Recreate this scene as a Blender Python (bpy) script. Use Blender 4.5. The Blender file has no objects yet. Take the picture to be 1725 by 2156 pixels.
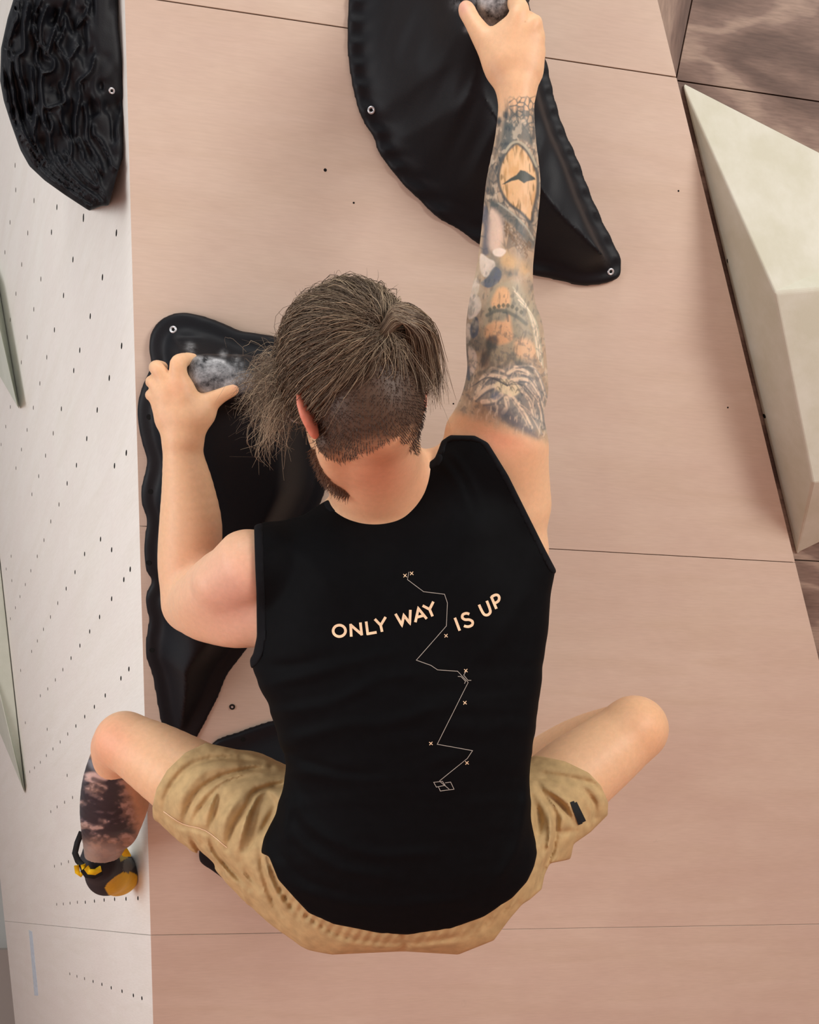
import bpy, math, random
import numpy as np
from mathutils import Vector, Matrix
from mathutils.bvhtree import BVHTree

random.seed(7)
RNG = np.random.default_rng(7)
scene = bpy.context.scene
col = scene.collection

# ------------------------------------------------------------------ camera
FPX, CX, CY = 1900.0, 862.5, 1078.0          # focal length in pixels of a 1725 x 2156 frame
PITCH = math.radians(23.5)                   # the camera looks up at the overhang
CAM = np.array([0.0, 0.0, 1.55])
R_RIGHT = np.array([1.0, 0.0, 0.0])
R_DOWN = np.array([0.0, math.sin(PITCH), -math.cos(PITCH)])
R_FWD = np.array([0.0, math.cos(PITCH), math.sin(PITCH)])
BASIS = np.stack([R_RIGHT, R_DOWN, R_FWD])   # rows: view-frame axes in the world

cam_data = bpy.data.cameras.new('camera')
cam_data.sensor_fit = 'HORIZONTAL'
cam_data.sensor_width = 36.0
cam_data.lens = FPX / 1725.0 * 36.0
cam = bpy.data.objects.new('camera', cam_data)
cam.location = CAM
cam.rotation_euler = (math.pi / 2 + PITCH, 0, 0)
col.objects.link(cam)
scene.camera = cam

# ------------------------------------------------------------------ light
scene.view_settings.view_transform = 'Standard'
scene.view_settings.look = 'None'
scene.view_settings.gamma = 1.0
scene.view_settings.use_curve_mapping = False
scene.view_settings.exposure = 0.0

world = bpy.data.worlds.new('hall_light')
scene.world = world
world.use_nodes = True
bgn = world.node_tree.nodes['Background']
bgn.inputs['Color'].default_value = (0.98, 0.99, 1.0, 1)
bgn.inputs['Strength'].default_value = 0.38


def area_light(name, loc, target, size, size_y, energy, color):
    d = bpy.data.lights.new(name, 'AREA')
    d.shape = 'RECTANGLE'
    d.size, d.size_y, d.energy, d.color = size, size_y, energy, color
    o = bpy.data.objects.new(name, d)
    o.location = loc
    o.rotation_euler = (Vector(target) - Vector(loc)).to_track_quat('-Z', 'Y').to_euler()
    col.objects.link(o)
    return o


area_light('side_light', (-2.7, 0.1, 1.5), (-0.7, 2.2, 1.3), 1.8, 1.8, 52, (0.98, 0.99, 1.0))  # unseen light added close on the left to brighten the white side wall
area_light('side_light', (3.0, -1.5, 2.8), (0.3, 1.6, 1.7), 1.5, 1.5, 112, (1.0, 0.96, 0.91))
area_light('ceiling_lamp', (-0.5, -1.0, 4.6), (0.0, 1.5, 2.0), 1.8, 1.2, 45, (1.0, 0.98, 0.95))


# ------------------------------------------------------------------ helpers
def to_world(p):
    return CAM + np.asarray(p, dtype=float) @ BASIS


def P(x, y, z):
    """pixel + distance along the optical axis -> point in the view frame (metres)"""
    return np.array([(x - CX) / FPX * z, (y - CY) / FPX * z, z])


def ray(x, y):
    return np.array([(x - CX) / FPX, (y - CY) / FPX, 1.0])


def norm(v):
    v = np.asarray(v, dtype=float)
    return v / np.linalg.norm(v)


WORLD_LOC = {}


def tag(o, label=None, cat=None, group=None, kind=None):
    if label: o['label'] = label
    if cat: o['category'] = cat
    if group: o['group'] = group
    if kind: o['kind'] = kind
    return o


def empty(name, loc, parent=None):
    o = bpy.data.objects.new(name, None)
    o.empty_display_size = 0.05
    loc = np.asarray(loc, dtype=float)
    base = WORLD_LOC[parent.name] if parent else np.zeros(3)
    o.location = loc - base
    o.parent = parent
    col.objects.link(o)
    WORLD_LOC[o.name] = loc
    return o


def mesh_obj(name, verts, faces, mat, parent=None, world=False, smooth=True, attrs=None, colors=None, origin=None):
    """verts in the view frame unless world=True; attrs = {name: (n,3) vectors}; colors = (n,3) linear"""
    v = np.asarray(verts, dtype=float)
    if not world:
        v = to_world(v)
    if origin is None:
        origin = (v.min(0) + v.max(0)) / 2
    origin = np.asarray(origin, dtype=float)
    me = bpy.data.meshes.new(name)
    fl = faces
    if isinstance(fl, np.ndarray):
        n, k = fl.shape
        me.vertices.add(len(v))
        me.vertices.foreach_set('co', (v - origin).astype(np.float32).ravel())
        me.loops.add(n * k)
        me.loops.foreach_set('vertex_index', fl.astype(np.int32).ravel())
        me.polygons.add(n)
        me.polygons.foreach_set('loop_start', np.arange(0, n * k, k, dtype=np.int32))
        me.update(calc_edges=True)
        me.validate()
    else:
        me.from_pydata([tuple(p) for p in (v - origin)], [], [tuple(f) for f in fl])
        me.update()
    if smooth:
        me.polygons.foreach_set('use_smooth', np.ones(len(me.polygons), dtype=bool))
    if attrs:
        for an, av in attrs.items():
            a = me.attributes.new(an, 'FLOAT_VECTOR', 'POINT')
            a.data.foreach_set('vector', np.asarray(av, dtype=np.float32).ravel())
    if colors is not None:
        a = me.color_attributes.new('Col', 'FLOAT_COLOR', 'POINT')
        c4 = np.ones((len(v), 4), dtype=np.float32)
        c4[:, :3] = colors
        a.data.foreach_set('color', c4.ravel())
    o = bpy.data.objects.new(name, me)
    if mat is not None:
        me.materials.append(mat)
    base = WORLD_LOC[parent.name] if parent else np.zeros(3)
    o.location = origin - base
    o.parent = parent
    col.objects.link(o)
    WORLD_LOC[o.name] = origin
    return o


def lin(r, g, b):
    f = lambda c: (c / 255 / 12.92) if c / 255 <= 0.04045 else ((c / 255 + 0.055) / 1.055) ** 2.4
    return np.array([f(r), f(g), f(b)])


# ------------------------------------------------------------------ materials
def new_mat(name):
    m = bpy.data.materials.new(name)
    m.use_nodes = True
    nt = m.node_tree
    return m, nt, nt.nodes['Principled BSDF']


def nd(nt, typ, **kw):
    n = nt.nodes.new(typ)
    for k, v in kw.items():
        if k in n.inputs:
            n.inputs[k].default_value = v
        else:
            setattr(n, k, v)
    return n


def ramp(nt, fac, stops):
    r = nt.nodes.new('ShaderNodeValToRGB')
    els = r.color_ramp.elements
    while len(els) < len(stops):
        els.new(0.5)
    for e, (p, c) in zip(els, stops):
        e.position = p
        e.color = (*c, 1) if len(c) == 3 else c
    nt.links.new(fac, r.inputs['Fac'])
    return r


def coords(nt, attr=None, scale=(1, 1, 1)):
    if attr:
        a = nt.nodes.new('ShaderNodeAttribute')
        a.attribute_name = attr
        out = a.outputs['Vector']
    else:
        out = nt.nodes.new('ShaderNodeTexCoord').outputs['Object']
    mp = nt.nodes.new('ShaderNodeMapping')
    mp.inputs['Scale'].default_value = scale
    nt.links.new(out, mp.inputs['Vector'])
    return mp.outputs['Vector']


def mix(nt, fac, a, b, mode='MIX'):
    m = nt.nodes.new('ShaderNodeMix')
    m.data_type = 'RGBA'
    m.blend_type = mode
    for sock, val in ((m.inputs[0], fac), (m.inputs[6], a), (m.inputs[7], b)):
        if hasattr(val, 'is_output'):
            nt.links.new(val, sock)
        elif isinstance(val, (int, float)):
            sock.default_value = val
        else:
            sock.default_value = (*val, 1)
    return m.outputs[2]


def bump(nt, bsdf, height, strength, distance):
    b = nd(nt, 'ShaderNodeBump', Strength=strength, Distance=distance)
    nt.links.new(height, b.inputs['Height'])
    nt.links.new(b.outputs['Normal'], bsdf.inputs['Normal'])


def plywood_mat(name, base, dark, smudge, rough=0.55):
    m, nt, b = new_mat(name)
    g = nd(nt, 'ShaderNodeTexNoise', Scale=1.0, Detail=6.0, Roughness=0.6, Distortion=0.6)
    nt.links.new(coords(nt, 'wp', (2.2, 16, 10)), g.inputs['Vector'])
    r1 = ramp(nt, g.outputs['Fac'], [(0.30, dark), (0.58, base)])
    s = nd(nt, 'ShaderNodeTexNoise', Scale=1.0, Detail=4.0, Roughness=0.65)
    nt.links.new(coords(nt, 'wp', (2.6, 3.6, 3)), s.inputs['Vector'])
    r2 = ramp(nt, s.outputs['Fac'], [(0.36, (0.55, 0.55, 0.55)), (0.66, (0, 0, 0))])
    c = mix(nt, r2.outputs['Color'], r1.outputs['Color'], smudge)
    f = nd(nt, 'ShaderNodeTexNoise', Scale=1.0, Detail=2.0, Roughness=0.5)
    nt.links.new(coords(nt, 'wp', (28, 260, 40)), f.inputs['Vector'])
    r3 = ramp(nt, f.outputs['Fac'], [(0.25, (0.955, 0.95, 0.945)), (0.7, (1.02, 1.02, 1.02))])
    c = mix(nt, 1.0, c, r3.outputs['Color'], 'MULTIPLY')
    sc = nd(nt, 'ShaderNodeTexNoise', Scale=1.0, Detail=3.0, Roughness=0.7, Distortion=1.4)
    nt.links.new(coords(nt, 'wp', (9, 22, 3)), sc.inputs['Vector'])
    r4 = ramp(nt, sc.outputs['Fac'], [(0.70, (0, 0, 0)), (0.80, (0.35, 0.35, 0.35))])
    c = mix(nt, r4.outputs['Color'], c, tuple(0.72 * np.array(base)))
    nt.links.new(c, b.inputs['Base Color'])
    b.inputs['Roughness'].default_value = rough
    b.inputs['Specular IOR Level'].default_value = 0.25
    bump(nt, b, f.outputs['Fac'], 0.03, 0.001)
    return m


def painted_mat(name, base, other, rough=0.6, scale=6.0, amount=0.5, attr=None):
    m, nt, b = new_mat(name)
    s = nd(nt, 'ShaderNodeTexNoise', Scale=scale, Detail=5.0, Roughness=0.65)
    nt.links.new(coords(nt, attr), s.inputs['Vector'])
    r = ramp(nt, s.outputs['Fac'], [(0.38, base), (0.38 + amount, other)])
    nt.links.new(r.outputs['Color'], b.inputs['Base Color'])
    b.inputs['Roughness'].default_value = rough
    b.inputs['Specular IOR Level'].default_value = 0.3
    f = nd(nt, 'ShaderNodeTexNoise', Scale=220.0, Detail=2.0)
    nt.links.new(coords(nt), f.inputs['Vector'])
    bump(nt, b, f.outputs['Fac'], 0.15, 0.001)
    return m


def plain_mat(name, base, rough=0.6, metal=0.0, spec=0.3):
    m, nt, b = new_mat(name)
    s = nd(nt, 'ShaderNodeTexNoise', Scale=60.0, Detail=3.0)
    nt.links.new(coords(nt), s.inputs['Vector'])
    a = np.array(base)
    r = ramp(nt, s.outputs['Fac'], [(0.3, tuple(a * 0.86)), (0.7, tuple(np.minimum(a * 1.1, 1)))])
    nt.links.new(r.outputs['Color'], b.inputs['Base Color'])
    b.inputs['Roughness'].default_value = rough
    b.inputs['Metallic'].default_value = metal
    b.inputs['Specular IOR Level'].default_value = spec
    return m


def dark_wood_mat(name, along):
    m, nt, b = new_mat(name)
    sc = (1.1, 4.2, 3) if along == 's' else (4.2, 1.1, 3)
    n0 = nd(nt, 'ShaderNodeTexNoise', Scale=1.0, Detail=4.0, Roughness=0.5, Distortion=0.5)
    nt.links.new(coords(nt, 'wp', sc), n0.inputs['Vector'])
    mu = nd(nt, 'ShaderNodeMath', operation='MULTIPLY'); mu.inputs[1].default_value = 26.0
    nt.links.new(n0.outputs['Fac'], mu.inputs[0])
    si = nd(nt, 'ShaderNodeMath', operation='SINE')
    nt.links.new(mu.outputs[0], si.inputs[0])
    g = nd(nt, 'ShaderNodeMath', operation='MULTIPLY_ADD'); g.inputs[1].default_value = 0.5; g.inputs[2].default_value = 0.5
    nt.links.new(si.outputs[0], g.inputs[0])
    r1 = ramp(nt, g.outputs[0], [(0.0, lin(100, 81, 72)), (0.5, lin(122, 101, 90)), (0.85, lin(130, 109, 98)), (1.0, lin(158, 137, 122))])
    f = nd(nt, 'ShaderNodeTexNoise', Scale=1.0, Detail=3.0)
    fs = (30, 230, 40) if along == 's' else (230, 30, 40)
    nt.links.new(coords(nt, 'wp', fs), f.inputs['Vector'])
    r2 = ramp(nt, f.outputs['Fac'], [(0.3, (0.82, 0.82, 0.82)), (0.65, (1.1, 1.1, 1.1))])
    c = mix(nt, 1.0, r1.outputs['Color'], r2.outputs['Color'], 'MULTIPLY')
    nt.links.new(c, b.inputs['Base Color'])
    b.inputs['Roughness'].default_value = 0.55
    b.inputs['Specular IOR Level'].default_value = 0.25
    return m


def hold_mat(name):
    """matt black fibreglass; the chalk stain comes from the amount stored on the mesh, broken up by noise"""
    m, nt, b = new_mat(name)
    a = nt.nodes.new('ShaderNodeAttribute')
    a.attribute_name = 'Col'
    n = nd(nt, 'ShaderNodeTexNoise', Scale=38.0, Detail=6.0, Roughness=0.7)
    nt.links.new(coords(nt), n.inputs['Vector'])
    r = ramp(nt, n.outputs['Fac'], [(0.36, (0, 0, 0)), (0.66, (1, 1, 1))])
    mm = mix(nt, 1.0, a.outputs['Color'], r.outputs['Color'], 'MULTIPLY')
    c = mix(nt, mm, (0.0034, 0.0040, 0.0066), (0.55, 0.56, 0.58))
    nt.links.new(c, b.inputs['Base Color'])
    b.inputs['Roughness'].default_value = 0.55
    b.inputs['Specular IOR Level'].default_value = 0.27
    f = nd(nt, 'ShaderNodeTexNoise', Scale=420.0, Detail=2.0)
    nt.links.new(coords(nt), f.inputs['Vector'])
    bump(nt, b, f.outputs['Fac'], 0.2, 0.0008)
    return m


def col_mat(name, rough, spec=0.3, sss=0.0, noise_scale=0, noise_amt=0.0, bump_s=0.0, bump_scale=300.0):
    m, nt, b = new_mat(name)
    a = nt.nodes.new('ShaderNodeAttribute')
    a.attribute_name = 'Col'
    out = a.outputs['Color']
    if noise_amt:
        n = nd(nt, 'ShaderNodeTexNoise', Scale=float(noise_scale), Detail=4.0, Roughness=0.6)
        nt.links.new(coords(nt), n.inputs['Vector'])
        r = ramp(nt, n.outputs['Fac'], [(0.3, (1 - noise_amt,) * 3), (0.7, (1 + noise_amt,) * 3)])
        out = mix(nt, 1.0, out, r.outputs['Color'], 'MULTIPLY')
    nt.links.new(out, b.inputs['Base Color'])
    b.inputs['Roughness'].default_value = rough
    b.inputs['Specular IOR Level'].default_value = spec
    if sss:
        b.inputs['Subsurface Weight'].default_value = sss
        b.inputs['Subsurface Radius'].default_value = (1.0, 0.35, 0.2)
        b.inputs['Subsurface Scale'].default_value = 0.006
    if bump_s:
        f = nd(nt, 'ShaderNodeTexNoise', Scale=bump_scale, Detail=3.0)
        nt.links.new(coords(nt), f.inputs['Vector'])
        bump(nt, b, f.outputs['Fac'], bump_s, 0.001)
    return m


MAT = {}
MAT['ply'] = plywood_mat('pinkish_birch_plywood', lin(217, 197, 179), lin(210, 189, 169), lin(204, 179, 164))
MAT['ply_white'] = plywood_mat('white_stained_plywood', lin(242, 241, 234), lin(236, 234, 225), lin(238, 233, 227))
MAT['brown_s'] = dark_wood_mat('dark_walnut_ply_horizontal', 's')
MAT['brown_t'] = dark_wood_mat('dark_walnut_ply_upright', 't')
MAT['gap'] = plain_mat('dark_gap', (0.02, 0.015, 0.012), 0.9)
MAT['volume'] = painted_mat('chalky_white_paint', lin(197, 195, 176), lin(212, 211, 198), 0.6, 9.0, 0.4)
MAT['volume_grey'] = painted_mat('grey_green_paint', lin(196, 202, 188), lin(210, 214, 202), 0.6, 9.0, 0.4)
MAT['hold'] = hold_mat('black_fibreglass')
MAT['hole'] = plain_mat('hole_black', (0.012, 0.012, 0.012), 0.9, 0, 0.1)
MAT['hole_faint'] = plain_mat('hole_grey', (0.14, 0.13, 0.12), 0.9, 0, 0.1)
MAT['steel'] = plain_mat('zinc_steel', (0.62, 0.62, 0.64), 0.35, 0.6, 0.5)
MAT['mat_floor'] = painted_mat('grey_pink_matting', lin(208, 156, 140), lin(200, 152, 138), 0.8, 2.0, 0.4)
MAT['far_wall'] = painted_mat('far_white_wall', lin(230, 228, 222), lin(222, 220, 214), 0.7, 3.0, 0.4)
MAT['yellow'] = plain_mat('yellow_resin', lin(236, 190, 20), 0.5)
MAT['skin'] = col_mat('skin', 0.48, 0.35, 0.35, 120, 0.045, 0.10, 500.0)
MAT['shirt'] = plain_mat('black_cotton', (0.0026, 0.0027, 0.0034), 0.7, 0, 0.08)
MAT['trim'] = plain_mat('black_rib_cotton', (0.0085, 0.0088, 0.0105), 0.85, 0, 0.10)
MAT['shorts'] = plain_mat('khaki_cotton', lin(192, 162, 116), 0.75, 0, 0.2)
MAT['print'] = plain_mat('cream_print', lin(250, 214, 176), 0.7)
MAT['print_line'] = plain_mat('grey_print', lin(176, 168, 158), 0.7)
MAT['tag'] = plain_mat('black_tag', (0.008, 0.009, 0.01), 0.7)
MAT['hair'] = col_mat('brown_hair', 0.5, 0.3)
MAT['shoe'] = col_mat('shoe_leather', 0.6, 0.3, 0, 60, 0.08, 0.1, 200.0)
MAT['glasses'] = plain_mat('clear_acetate', (0.6, 0.6, 0.62), 0.3)


# ------------------------------------------------------------------ planes of the climbing wall (view frame)
Z0 = 1.62
A0 = Z0 * np.array([-600 / 1900, -1089 / 1900, 1.0])          # arete at the top seam
V = Z0 * np.array([-0.0283, 0.591, 0.149])                    # one panel height down the arete
VLEN = np.linalg.norm(V)
VH = V / VLEN
U = norm([11338, 694, 1900])                                  # along the main wall, to the right
NM = -norm(np.cross(U, VH))                                   # main wall normal, out of the wall
W = norm([-1104, 837, 1900])                                  # along the side wall, away to the left
NL = norm(np.cross(W, VH))
if NL @ (-A0) < 0: NL = -NL
if NM @ (-A0) < 0: NM = -NM


class Plane:
    """2-D coordinates (a, b, h): along e1, down the arete (metres), out of the wall"""
    def __init__(self, o, e1, e2, n):
        self.o, self.e1, self.e2, self.n = o, e1, e2, n
        self.M = np.stack([e1, e2, n])
        self.Mi = np.linalg.inv(self.M)

    def hit(self, x, y, h=0.0):
        r = ray(x, y)
        o = self.o + self.n * h
        t = (o @ self.n) / (r @ self.n)
        return self.local(r * t)

    def local(self, p):
        return (np.asarray(p) - self.o) @ self.Mi

    def pt(self, a, b, h=0.0):
        return self.o + a * self.e1 + b * self.e2 + h * self.n


MAIN = Plane(A0, U, VH, NM)
SIDE = Plane(A0, W, VH, NL)
BROWN = Plane(A0 - 0.022 * NM, U, VH, NM)


def prism(name, plane, poly, h0, h1, mat, parent=None, inset=0.0, bevel=0.0):
    """flat polygon (plane coordinates) as a slab from h0 to h1, with the 'wp' coordinate for its grain"""
    poly = np.asarray(poly, dtype=float)
    if inset:
        c = poly.mean(0)
        poly = poly + (c - poly) / np.linalg.norm(c - poly, axis=1, keepdims=True) * inset
    n = len(poly)
    vs, wp = [], []
    rings = [(h0, 0.0), (h1 - bevel, 0.0)]
    if bevel: rings.append((h1, bevel))
    c = poly.mean(0)
    for h, ins in rings:
        q = poly + (c - poly) / np.linalg.norm(c - poly, axis=1, keepdims=True) * ins
        for a, b in q:
            vs.append(plane.pt(a, b, h)); wp.append((a, b, h))
    fs = []
    for k in range(len(rings) - 1):
        for i in range(n):
            j = (i + 1) % n
            fs.append((k * n + i, k * n + j, (k + 1) * n + j, (k + 1) * n + i))
    fs.append(tuple(range((len(rings) - 1) * n, len(rings) * n)))
    fs.append(tuple(reversed(range(n))))
    v = np.array(vs)
    # outward faces
    ctr = v.mean(0)
    out = []
    for f in fs:
        a, b_, c_ = v[f[0]], v[f[1]], v[f[2]]
        nn = np.cross(b_ - a, c_ - a)
        out.append(f if nn @ (v[list(f)].mean(0) - ctr) > 0 else tuple(reversed(f)))
    return mesh_obj(name, v, flip_check(out), mat, parent, smooth=False, attrs={'wp': np.array(wp)})


def flip_check(fs):
    # the view frame (right, down, forward) has the same handedness as the world
    return fs


# main overhang: panels between the seams
e0, e1 = MAIN.hit(1385, 0), MAIN.hit(1725, 1390)


def edge_a(b):
    return e0[0] + (e1[0] - e0[0]) * (b - e0[1]) / (e1[1] - e0[1])


rows = [-1.0, 0.0, 1.0, 2.0, 3.0, 4.0]
b0, b1 = rows[0] * VLEN, rows[-1] * VLEN
wall = prism('wall_back', MAIN, [(0.012, b0), (edge_a(b0) - 0.004, b0), (edge_a(b1) - 0.004, b1), (0.012, b1)], -0.06, -0.0165, MAT['gap'])
tag(wall, kind='structure')
G = 0.0011
for r0, r1 in zip(rows[:-1], rows[1:]):
    t0, t1 = r0 * VLEN + G, r1 * VLEN - G
    o = prism('panel', MAIN, [(0.0, t0), (edge_a(t0), t0), (edge_a(t1), t1), (0.0, t1)], -0.0165, 0.0, MAT['ply'], wall, bevel=0.0004)

# side wall behind the arete
l0, l1 = SIDE.hit(0.5, 1850), SIDE.hit(32, 2156)


def far_a(b):
    return l0[0] + (l1[0] - l0[0]) * (b - l0[1]) / (l1[1] - l0[1])


sb0, sb1 = -4.0 * VLEN, 4.0 * VLEN
far_lim = lambda b: float(np.clip(far_a(b), 1.6, 6.0)) if b > l0[1] - 0.01 else 6.0
side_bs = np.unique([sb0, l0[1] - 0.011, l0[1], sb1])
wl = prism('wall_left', SIDE, [(0.02, sb0)] + [(far_lim(b) - .01, b) for b in side_bs] + [(0.02, sb1)], -0.06, -0.0165, MAT['ply_white'])
tag(wl, kind='structure')
for t0, t1 in ((sb0, 2 * VLEN - 0.001), (2 * VLEN + 0.001, sb1)):
    bs = np.unique(np.concatenate([np.linspace(t0, t1, 4), [c for c in (l0[1] - 0.011, l0[1]) if t0 < c < t1]]))
    poly = [(0.0003, t0)] + [(far_lim(b), b) for b in bs] + [(0.0003, t1)]
    prism('panel', SIDE, poly, -0.0165, 0.0, MAT['ply_white'], wl, bevel=0.0004)

# dark timber wall beyond the right edge
wr = prism('wall_right', BROWN, [(edge_a(b0) - .3, b0), (3.4, b0), (3.4, b1), (edge_a(b1) - .3, b1)], -0.05, -0.0165, MAT['gap'])
tag(wr, kind='structure')
k0, k1 = BROWN.hit(1457, 0), BROWN.hit(1425, 158)
top_a = k0[0] + (k0[0] - k1[0]) / (k1[1] - k0[1]) * (k0[1] - b0)
prism('panel', BROWN, [(edge_a(b0) - .25, b0), (top_a - .0015, b0), (k1[0] - .0015, -G), (k1[0] - .2, -G)], -0.0165, 0, MAT['brown_t'], wr)
prism('panel', BROWN, [(top_a + .0015, b0), (3.3, b0), (3.3, -G), (k1[0] + .0015, -G)], -0.0165, 0, MAT['brown_s'], wr)
for r0, r1 in ((0, 1), (1, 2), (2, 3), (3, 4)):
    t0, t1 = r0 * VLEN + G * 1.5, r1 * VLEN - G * 1.5
    prism('panel', BROWN, [(edge_a(t0) - .2, t0), (3.3, t0), (3.3, t1), (edge_a(t1) - .2, t1)], -0.0165, 0, MAT['brown_s'], wr)

# floor and the far wall seen past the side wall
fl = mesh_obj('floor', [(-9, -6, 0), (9, -6, 0), (9, 9, 0), (-9, 9, 0), (-9, -6, -.1), (9, -6, -.1), (9, 9, -.1), (-9, 9, -.1)],
              [(0, 1, 2, 3), (7, 6, 5, 4), (0, 4, 5, 1), (1, 5, 6, 2), (2, 6, 7, 3), (3, 7, 4, 0)], MAT['mat_floor'], world=True, smooth=False)
tag(fl, kind='structure')
fw = mesh_obj('wall_far', [(-9, 8, 0), (3, 8, 0), (3, 8, 5.5), (-9, 8, 5.5), (-9, 8.1, 0), (3, 8.1, 0), (3, 8.1, 5.5), (-9, 8.1, 5.5)],
              [(0, 1, 2, 3), (7, 6, 5, 4), (0, 4, 5, 1), (1, 5, 6, 2), (2, 6, 7, 3), (3, 7, 4, 0)], MAT['far_wall'], world=True, smooth=False)
tag(fw, kind='structure')


# ------------------------------------------------------------------ implicit surfaces
def smin(a, b, k):
    if k <= 0: return np.minimum(a, b)
    h = np.clip(0.5 + 0.5 * (b - a) / k, 0, 1)
    return b + (a - b) * h - k * h * (1 - h)


def smax(a, b, k):
    return -smin(-a, -b, k)


def cone(a, ra, b, rb, flat=None, fs=1.0):
    a, b = np.asarray(a, float), np.asarray(b, float)
    ba = b - a
    L2 = ba @ ba

    def f(X, Y, Z):
        px, py, pz = X - a[0], Y - a[1], Z - a[2]
        h = np.clip((px * ba[0] + py * ba[1] + pz * ba[2]) / L2, 0, 1)
        qx, qy, qz = px - ba[0] * h, py - ba[1] * h, pz - ba[2] * h
        if flat is not None:
            dn = (qx * flat[0] + qy * flat[1] + qz * flat[2]) * (fs - 1)
            qx, qy, qz = qx + dn * flat[0], qy + dn * flat[1], qz + dn * flat[2]
        return np.sqrt(qx * qx + qy * qy + qz * qz) - (ra + (rb - ra) * h)
    lo = np.minimum(a - ra, b - rb); hi = np.maximum(a + ra, b + rb)
    return f, lo, hi


def ellips(c, r, axes=None):
    c = np.asarray(c, float); r = np.asarray(r, float)
    Ax = np.eye(3) if axes is None else np.asarray(axes)

    def f(X, Y, Z):
        px, py, pz = X - c[0], Y - c[1], Z - c[2]
        k0 = 0; k1 = 0
        for i in range(3):
            q = px * Ax[i, 0] + py * Ax[i, 1] + pz * Ax[i, 2]
            k0 = k0 + (q / r[i]) ** 2
            k1 = k1 + (q / r[i] ** 2) ** 2
        k0 = np.sqrt(k0); k1 = np.sqrt(k1) + 1e-9
        return k0 * (k0 - 1) / k1
    m = r.max()
    return f, c - m, c + m


def C(p, q, flat=None, fs=1.0):
    """cone from two (px, py, z, radius in pixels)"""
    a, b = P(*p[:3]), P(*q[:3])
    return cone(a, p[3] * p[2] / FPX, b, q[3] * q[2] / FPX, flat, fs)


def chain(pts, flat=None, fs=1.0):
    pts = smooth_curve(pts, 4)
    pts[:, 3] = np.maximum(pts[:, 3], 4)
    return [C(p, q, flat, fs) for p, q in zip(pts[:-1], pts[1:])]


def union(prims, k):
    """list of prims -> one prim, blended"""
    fs = [p[0] for p in prims]

    def f(X, Y, Z):
        d = fs[0](X, Y, Z)
        for g in fs[1:]:
            d = smin(d, g(X, Y, Z), k)
        return d
    return f, np.min([p[1] for p in prims], 0), np.max([p[2] for p in prims], 0)


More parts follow.
